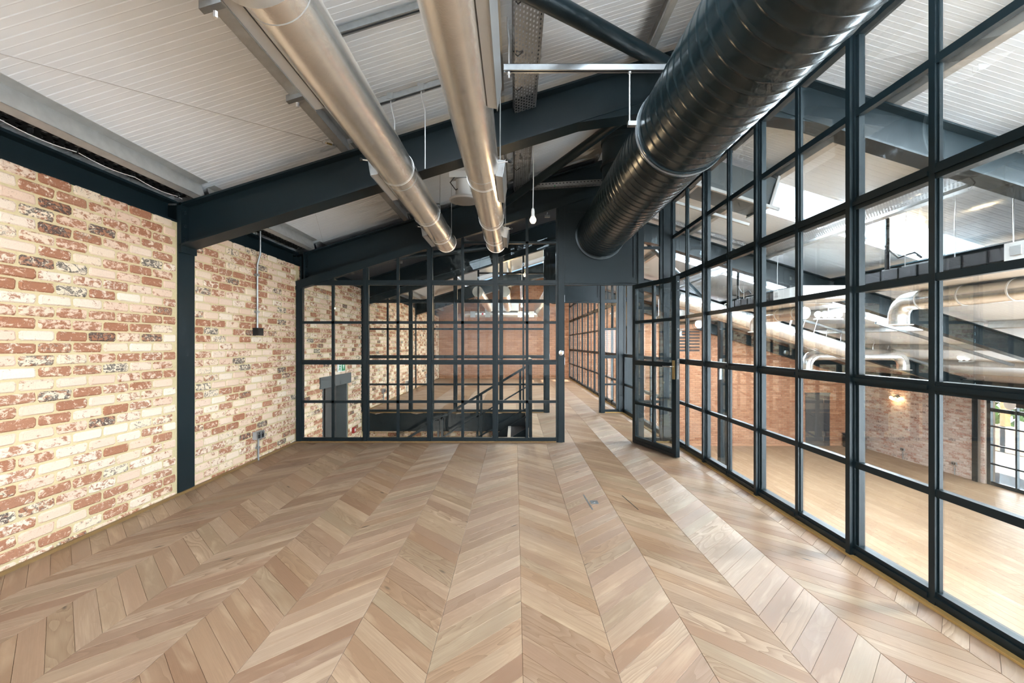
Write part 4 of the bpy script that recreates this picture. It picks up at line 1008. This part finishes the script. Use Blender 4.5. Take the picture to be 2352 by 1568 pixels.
# ------------------------------------------------------------------ hall plant
def fan_coil(dy, lb):
    root = thing('fan_coil_unit', f'long black fan coil unit hung under the hall roof, {lb}', 'fan coil unit', (5.5, 5.5 + dy, 2.1))
    MB().box(4.9, 6.0, 4.55 + dy, 6.45 + dy, 2.105, 2.30).build('casing', 'cladding_dark', root)
    MB().box(4.885, 6.02, 4.55 + dy, 6.46 + dy, 2.09, 2.105).build('base_tray', 'plaster', root)
    for k in range(7):
        y = 4.72 + dy + k * .275; MB().box(4.888, 4.9, y - .005, y + .005, 2.105, 2.30).build('seam', 'steel_black', root)
    MB().box(4.888, 4.9, 4.55 + dy, 6.45 + dy, 2.165, 2.172).build('seam', 'steel_black', root)
    MB().box(4.88, 5.9, 3.7 + dy, 4.54 + dy, 2.11, 2.33).build('control_box', 'white_paint', root)
    MB().box(4.87, 4.88, 4.38 + dy, 4.48 + dy, 2.20, 2.29).build('switch', 'grey_paint', root)
    MB().box(5.1, 5.3, 5.6 + dy, 6.0 + dy, 2.30, 2.36).box(5.0, 5.15, 6.05 + dy, 6.2 + dy, 2.3, 2.34).build('valve_set', 'galv', root)
    for y in (4.5, 5.1, 5.75, 6.42):
        x = 4.93; MB().tube([(x, y + dy, 2.1), (x, y + dy, roofz(x) - .35), (x + .02, y + dy, roofz(x))], .005, 8).build('drop_rod', 'rodsteel', root)
    MB().tube([(4.95, 6.05 + dy, 2.32), (4.95, 6.05 + dy, 3.0)], .028, 10).build('cable_bundle', 'rubber', root)
    MB().tube([(4.95, 6.05 + dy, 2.6), (4.97, 5.9 + dy, 2.45), (5.0, 5.7 + dy, 2.48), (5.02, 5.62 + dy, 2.4)], .012, 8).build('hose', 'rubber', root)
    MB().tube([(4.93, 6.45 + dy, 2.28), (4.89, 6.55 + dy, 2.26), (4.89, 6.58 + dy, 2.16), (4.95, 6.5 + dy, 2.08)], .010, 8).build('cable_loop', 'white_paint', root)
    d = thing('supply_duct', f'shiny round supply duct with downturned outlet, {lb}', 'duct', (5.8, 6.9 + dy, 1.6))
    pth = [(5.75, 5.0 + dy, 1.955), (5.75, 6.6 + dy, 1.955)]; c = Vector((5.75, 6.6 + dy, 1.735))
    pth += [(5.75, c.y + .22 * math.sin(a), c.z + .22 * math.cos(a)) for a in (.26, .52, .79, 1.05, 1.31)] + [(5.75, c.y + .22, 1.735), (5.75, c.y + .22, 1.62)]
    MB().tube(pth, .13, 24).build('duct_run', 'duct_shine', d, False, 50)
    MB().lathe([(.17, 0), (.17, .012)], (5.75, c.y + .22, 1.612), (0, 0, 1), 24).build('outlet_flange', 'plaster', d, True)
    for yy in (5.2, 5.8, 6.4): MB().lathe([(.134, 0), (.134, .02)], (5.75, yy + dy, 1.955), (0, 1, 0), 24).build('joint_band', 'white_paint', d, True)
fan_coil(0, 'nearest of the three'); fan_coil(4.05, 'middle of the three'); fan_coil(9.2, 'farthest of the three')
for i, (y, dz) in enumerate(((11.75, 0), (12.25, .05))):
    d = thing('branch_duct', ('front', 'rear')[i] + ' of the twin silver ducts sloping down across the hall', 'duct', (6.5, y, 1.5))
    def pz(x): return 1.86 - TAN * (x - 6.3) + dz
    ps = [(4.2, y, pz(4.2)), (6.0, y, pz(6.0)), (7.4, y, pz(7.4)), (8.8, y, pz(8.8))]
    for a, b in zip(ps, ps[1:]): MB().tube([a, b], .19, 28).build('duct_section', 'duct_shine', d, True)
    for p in ps[1:]: MB().tube([Vector(p) - Vector((.012, 0, -.004)), Vector(p) + Vector((.012, 0, -.004))], .195, 28).build('joint_band', 'duct_shine', d, True)
    for x in (6.8, 7.1, 7.35, 7.7): MB().tube([(x, y, pz(x) + .15), (x + .12, y, raft(x) - .1)], .006, 8).build('drop_rod', 'rodsteel', d)
hd = thing('header_duct', 'horizontal shiny duct with two downturned ends in the hall', 'duct', (9.5, 12.6, .8))
c0, c1, zz_ = 8.2, 10.9, 1.03
pth = [(c0, 12.78, .62), (c0, 12.78, .75)] + [(c0 + .28 - .28 * math.cos(a), 12.78, .75 + .28 * math.sin(a)) for a in (.4, .8, 1.2)] + [(c0 + .28, 12.78, zz_), (c1 - .28, 12.78, zz_)]
pth += [(c1 - .28 + .28 * math.sin(a), 12.78, .75 + .28 * math.cos(a)) for a in (.4, .8, 1.2)] + [(c1, 12.78, .75), (c1, 12.78, .62)]
MB().tube(pth, .15, 24).build('duct_run', 'duct_shine', hd, False, 50)
for x in (c0, c1): MB().lathe([(.2, 0), (.2, .015)], (x, 12.78, .605), (0, 0, 1), 24).build('outlet_flange', 'plaster', hd, True)
for x in (8.75, 9.15, 9.6, 10.05, 10.45): MB().tube([(x, 12.78, zz_ + .14), (x, 12.78, raft(x) - .1), (x + .05, 12.78, raft(x) + .05)], .007, 8).build('drop_rod', 'rodsteel', hd)
for i, (x0, x1, y) in enumerate(((6.9, 9.6, 12.45), (8.4, 11.6, 10.6), (10.6, 12.2, 13.1))):
    strut((x0, y, raft(x0) - .07), (x1, y, raft(x1) - .07), ('first', 'second', 'third')[i] + ' pale strut running down the hall roof slope', w=.06)
def bulb_bar(x, y, z, lb, s=1.0):
    root = thing('globe_cluster', f'bar of white globe lamps {lb}', 'lamp', (x, y, z))
    MB().box(x - .33 * s, x + .33 * s, y - .03, y + .03, z - .12, z - .09).build('bar', 'grey_paint', root)
    for k in range(4):
        u = x + (-.24 + .16 * k) * s
        MB().ball((u, y, z), .075 * s, 14, 8).build('globe', 'globe_glow', root, True)
        MB().tube([(u, y, z - .1), (u, y, z - .06)], .03, 10).build('holder', 'white_paint', root, True)
    MB().tube([(x, y, z - .09), (x, y, raft(x) + .1)], .008, 8).build('stem', 'rodsteel', root)
bulb_bar(7.3, 10.6, 2.02, 'beside the twin ducts')
bulb_bar(11.9, 11.9, .98, 'low under the hall roof')
bulb_bar(9.35, 8.3, 2.12, 'on a pole behind the glazing edge', 1.0)
# louvre and door in the far wall
lv = thing('wall_louvre', 'dark slatted air louvre high in the far brick wall', 'louvre', (6.8, YF, 1.0))
MB().box(6.40, 7.22, YF - .002, YF + .02, 1.05, 1.91).build('recess', 'steel_black', lv)
for k in range(7):
    z = 1.12 + k * .122; MB().frame((6.40, YF - .045, z), (.82, 0, 0), (0, .05, .02), (0, 0, .045)).build('slat', 'brick_far', lv)
d3 = thing('door_3', 'tall dark grey door in the far brick wall of the hall', None, (11.8, YF, ZH), None, 'structure')
MB().box(11.36, 12.06, YF - .03, YF + .02, ZH, -.62).build('door_leaf', 'door_grey', d3)
MB().box(12.06, 12.30, YF - .02, YF + .02, ZH, -.62).build('side_panel', 'cladding_dark', d3)
MB().box(11.33, 12.32, YF - .035, YF + .01, -.62, -.57).build('head', 'cladding_dark', d3)
for z in (ZH + .3, ZH + 1.75): MB().box(12.045, 12.065, YF - .045, YF - .03, z - .1, z + .1).build('hinge', 'chrome', d3)
bx = thing('dark_crate', 'low dark box in the far corner of the hall', 'box', (13.0, 17.4, ZH))
MB().box(12.75, 13.3, 17.3, 17.7, ZH, ZH + .5).build('crate_body', 'steel_black', bx); MB().box(12.73, 13.32, 17.28, 17.72, ZH + .5, ZH + .53).build('lid', 'cladding_dark', bx)
tag(MB().box(2.4, 11.3, YF - .02, YF + .01, ZH, ZH + .06).build('baseboard_far', 'brick_far'), 'low skirting along the far hall wall', None, None, 'structure')
sc = thing('wall_light', 'twin bulb wall light glowing on the hall brick wall', 'wall lamp', (XR, 15.9, -.53))
MB().lathe([(.06, 0), (.06, .03)], (XR, 15.9, -.5), (-1, 0, 0), 16).build('back_plate', 'steel_black', sc, True)
MB().tube([(XR - .03, 15.9, -.5), (XR - .1, 15.9, -.48)], .015, 8).build('arm', 'steel_black', sc)
for s in (-1, 1):
    MB().tube([(XR - .1, 15.9, -.48), (XR - .1, 15.9 + s * .1, -.53)], .024, 10).build('lamp_holder', 'steel_black', sc, True)
    MB().ball((XR - .1, 15.9 + s * .19, -.56), .055, 14, 8).build('bulb', 'bulb_glow', sc, True)
d = bpy.data.lights.new('wall_bulb', 'POINT'); d.energy = 10; d.color = (1, .66, .3); d.shadow_soft_size = .05
l = bpy.data.objects.new('wall_bulb', d); COL.objects.link(l); l.parent = sc; l.location = (-.2, 0, -.05)
# glazed opening in the hall side wall
w3 = thing('window_3', 'black framed glazed doors in the hall side wall, bright daylight outside', None, (XR, 10, ZH), None, 'structure')
y = HW[1]; ys3 = []
for k in range(9): ys3.append(HW[1] - .06 - k * .71)
for k, y in enumerate(ys3): MB().box(XR + .05, XR + .12, y - (.05 if k % 4 == 0 else .022), y + (.05 if k % 4 == 0 else .022), ZH, HW[3]).build('mullion', 'steel', w3)
for z, h in ((ZH + .05, .1), (ZH + .6, .04), (ZH + 1.13, .04), (ZH + 1.66, .04), (ZH + 2.12, .1), (HW[3] - .03, .07)):
    MB().box(XR + .06, XR + .11, HW[0], HW[1], z - h / 2, z + h / 2).build('transom', 'steel', w3)
zs3 = [ZH + .1, ZH + .6, ZH + 1.13, ZH + 1.66, ZH + 2.12, HW[3] - .05]
for a, b in zip(ys3, ys3[1:]):
    for z0, z1 in zip(zs3, zs3[1:]): MB().box(XR + .083, XR + .089, b + .02, a - .02, z0 + .02, z1 - .02).build('pane', 'glass', w3)
sp = thing('window_speaker', 'round white ringed speaker above the hall window', 'speaker', (XR - .1, 12.2, -.25))
MB().lathe([(.15, 0), (.13, .05), (.16, .06)], (XR - .02, 12.25, -.28), (-1, 0, 0), 24).build('ring', 'white_paint', sp, True)
MB().box(XR - .08, XR, 11.2, 12.1, -.36, -.16).build('heater_body', 'steel_black', sp)

# ------------------------------------------------------------------ outside the hall window
tag(MB().box(XR + .32, XR + 30, -25, 40, ZH - .2, ZH - .03).build('ground', 'paving'), 'pale sunlit paving outside the hall window', None, None, 'structure')
pr = thing('timber_porch', 'pale timber porch posts outside the hall window', 'porch', (18, 14, ZH))
for y in (12.4, 14.0, 15.4, 16.8, 18.6): MB().box(18.0, 18.2, y - .09, y + .09, ZH, .4).build('post', 'timber', pr)
MB().box(18.02, 18.18, 12.0, 19.0, .2, .42).build('beam', 'timber', pr)
for y in (13.2, 14.7): MB().box(18.05, 18.15, y - .55, y + .55, ZH + .1, ZH + 1.0).build('panel', 'timber', pr)
MB().box(18.0, 18.25, 15.4, 19.5, ZH, ZH + .95).build('dwarf_wall', 'brick_hall', pr)
hg = MB(); rr = random.Random(3)
for i in range(700):
    c = Vector((22 + rr.uniform(-.6, .6), rr.uniform(6, 32), ZH + abs(rr.gauss(0, 1.0)) + .2)); u = Vector((rr.uniform(-1, 1), rr.uniform(-1, 1), rr.uniform(-1, 1))).normalized() * .3; v = u.cross(Vector((rr.random(), rr.random(), rr.random()))).normalized() * .16
    n = len(hg.v); hg.v += [c - u, c + v, c + u, c - v]; hg.f.append((n, n + 1, n + 2, n + 3))
tag(hg.build('garden_hedge', 'leaf'), 'loose green hedge beyond the paving outside', 'hedge', None, 'stuff')
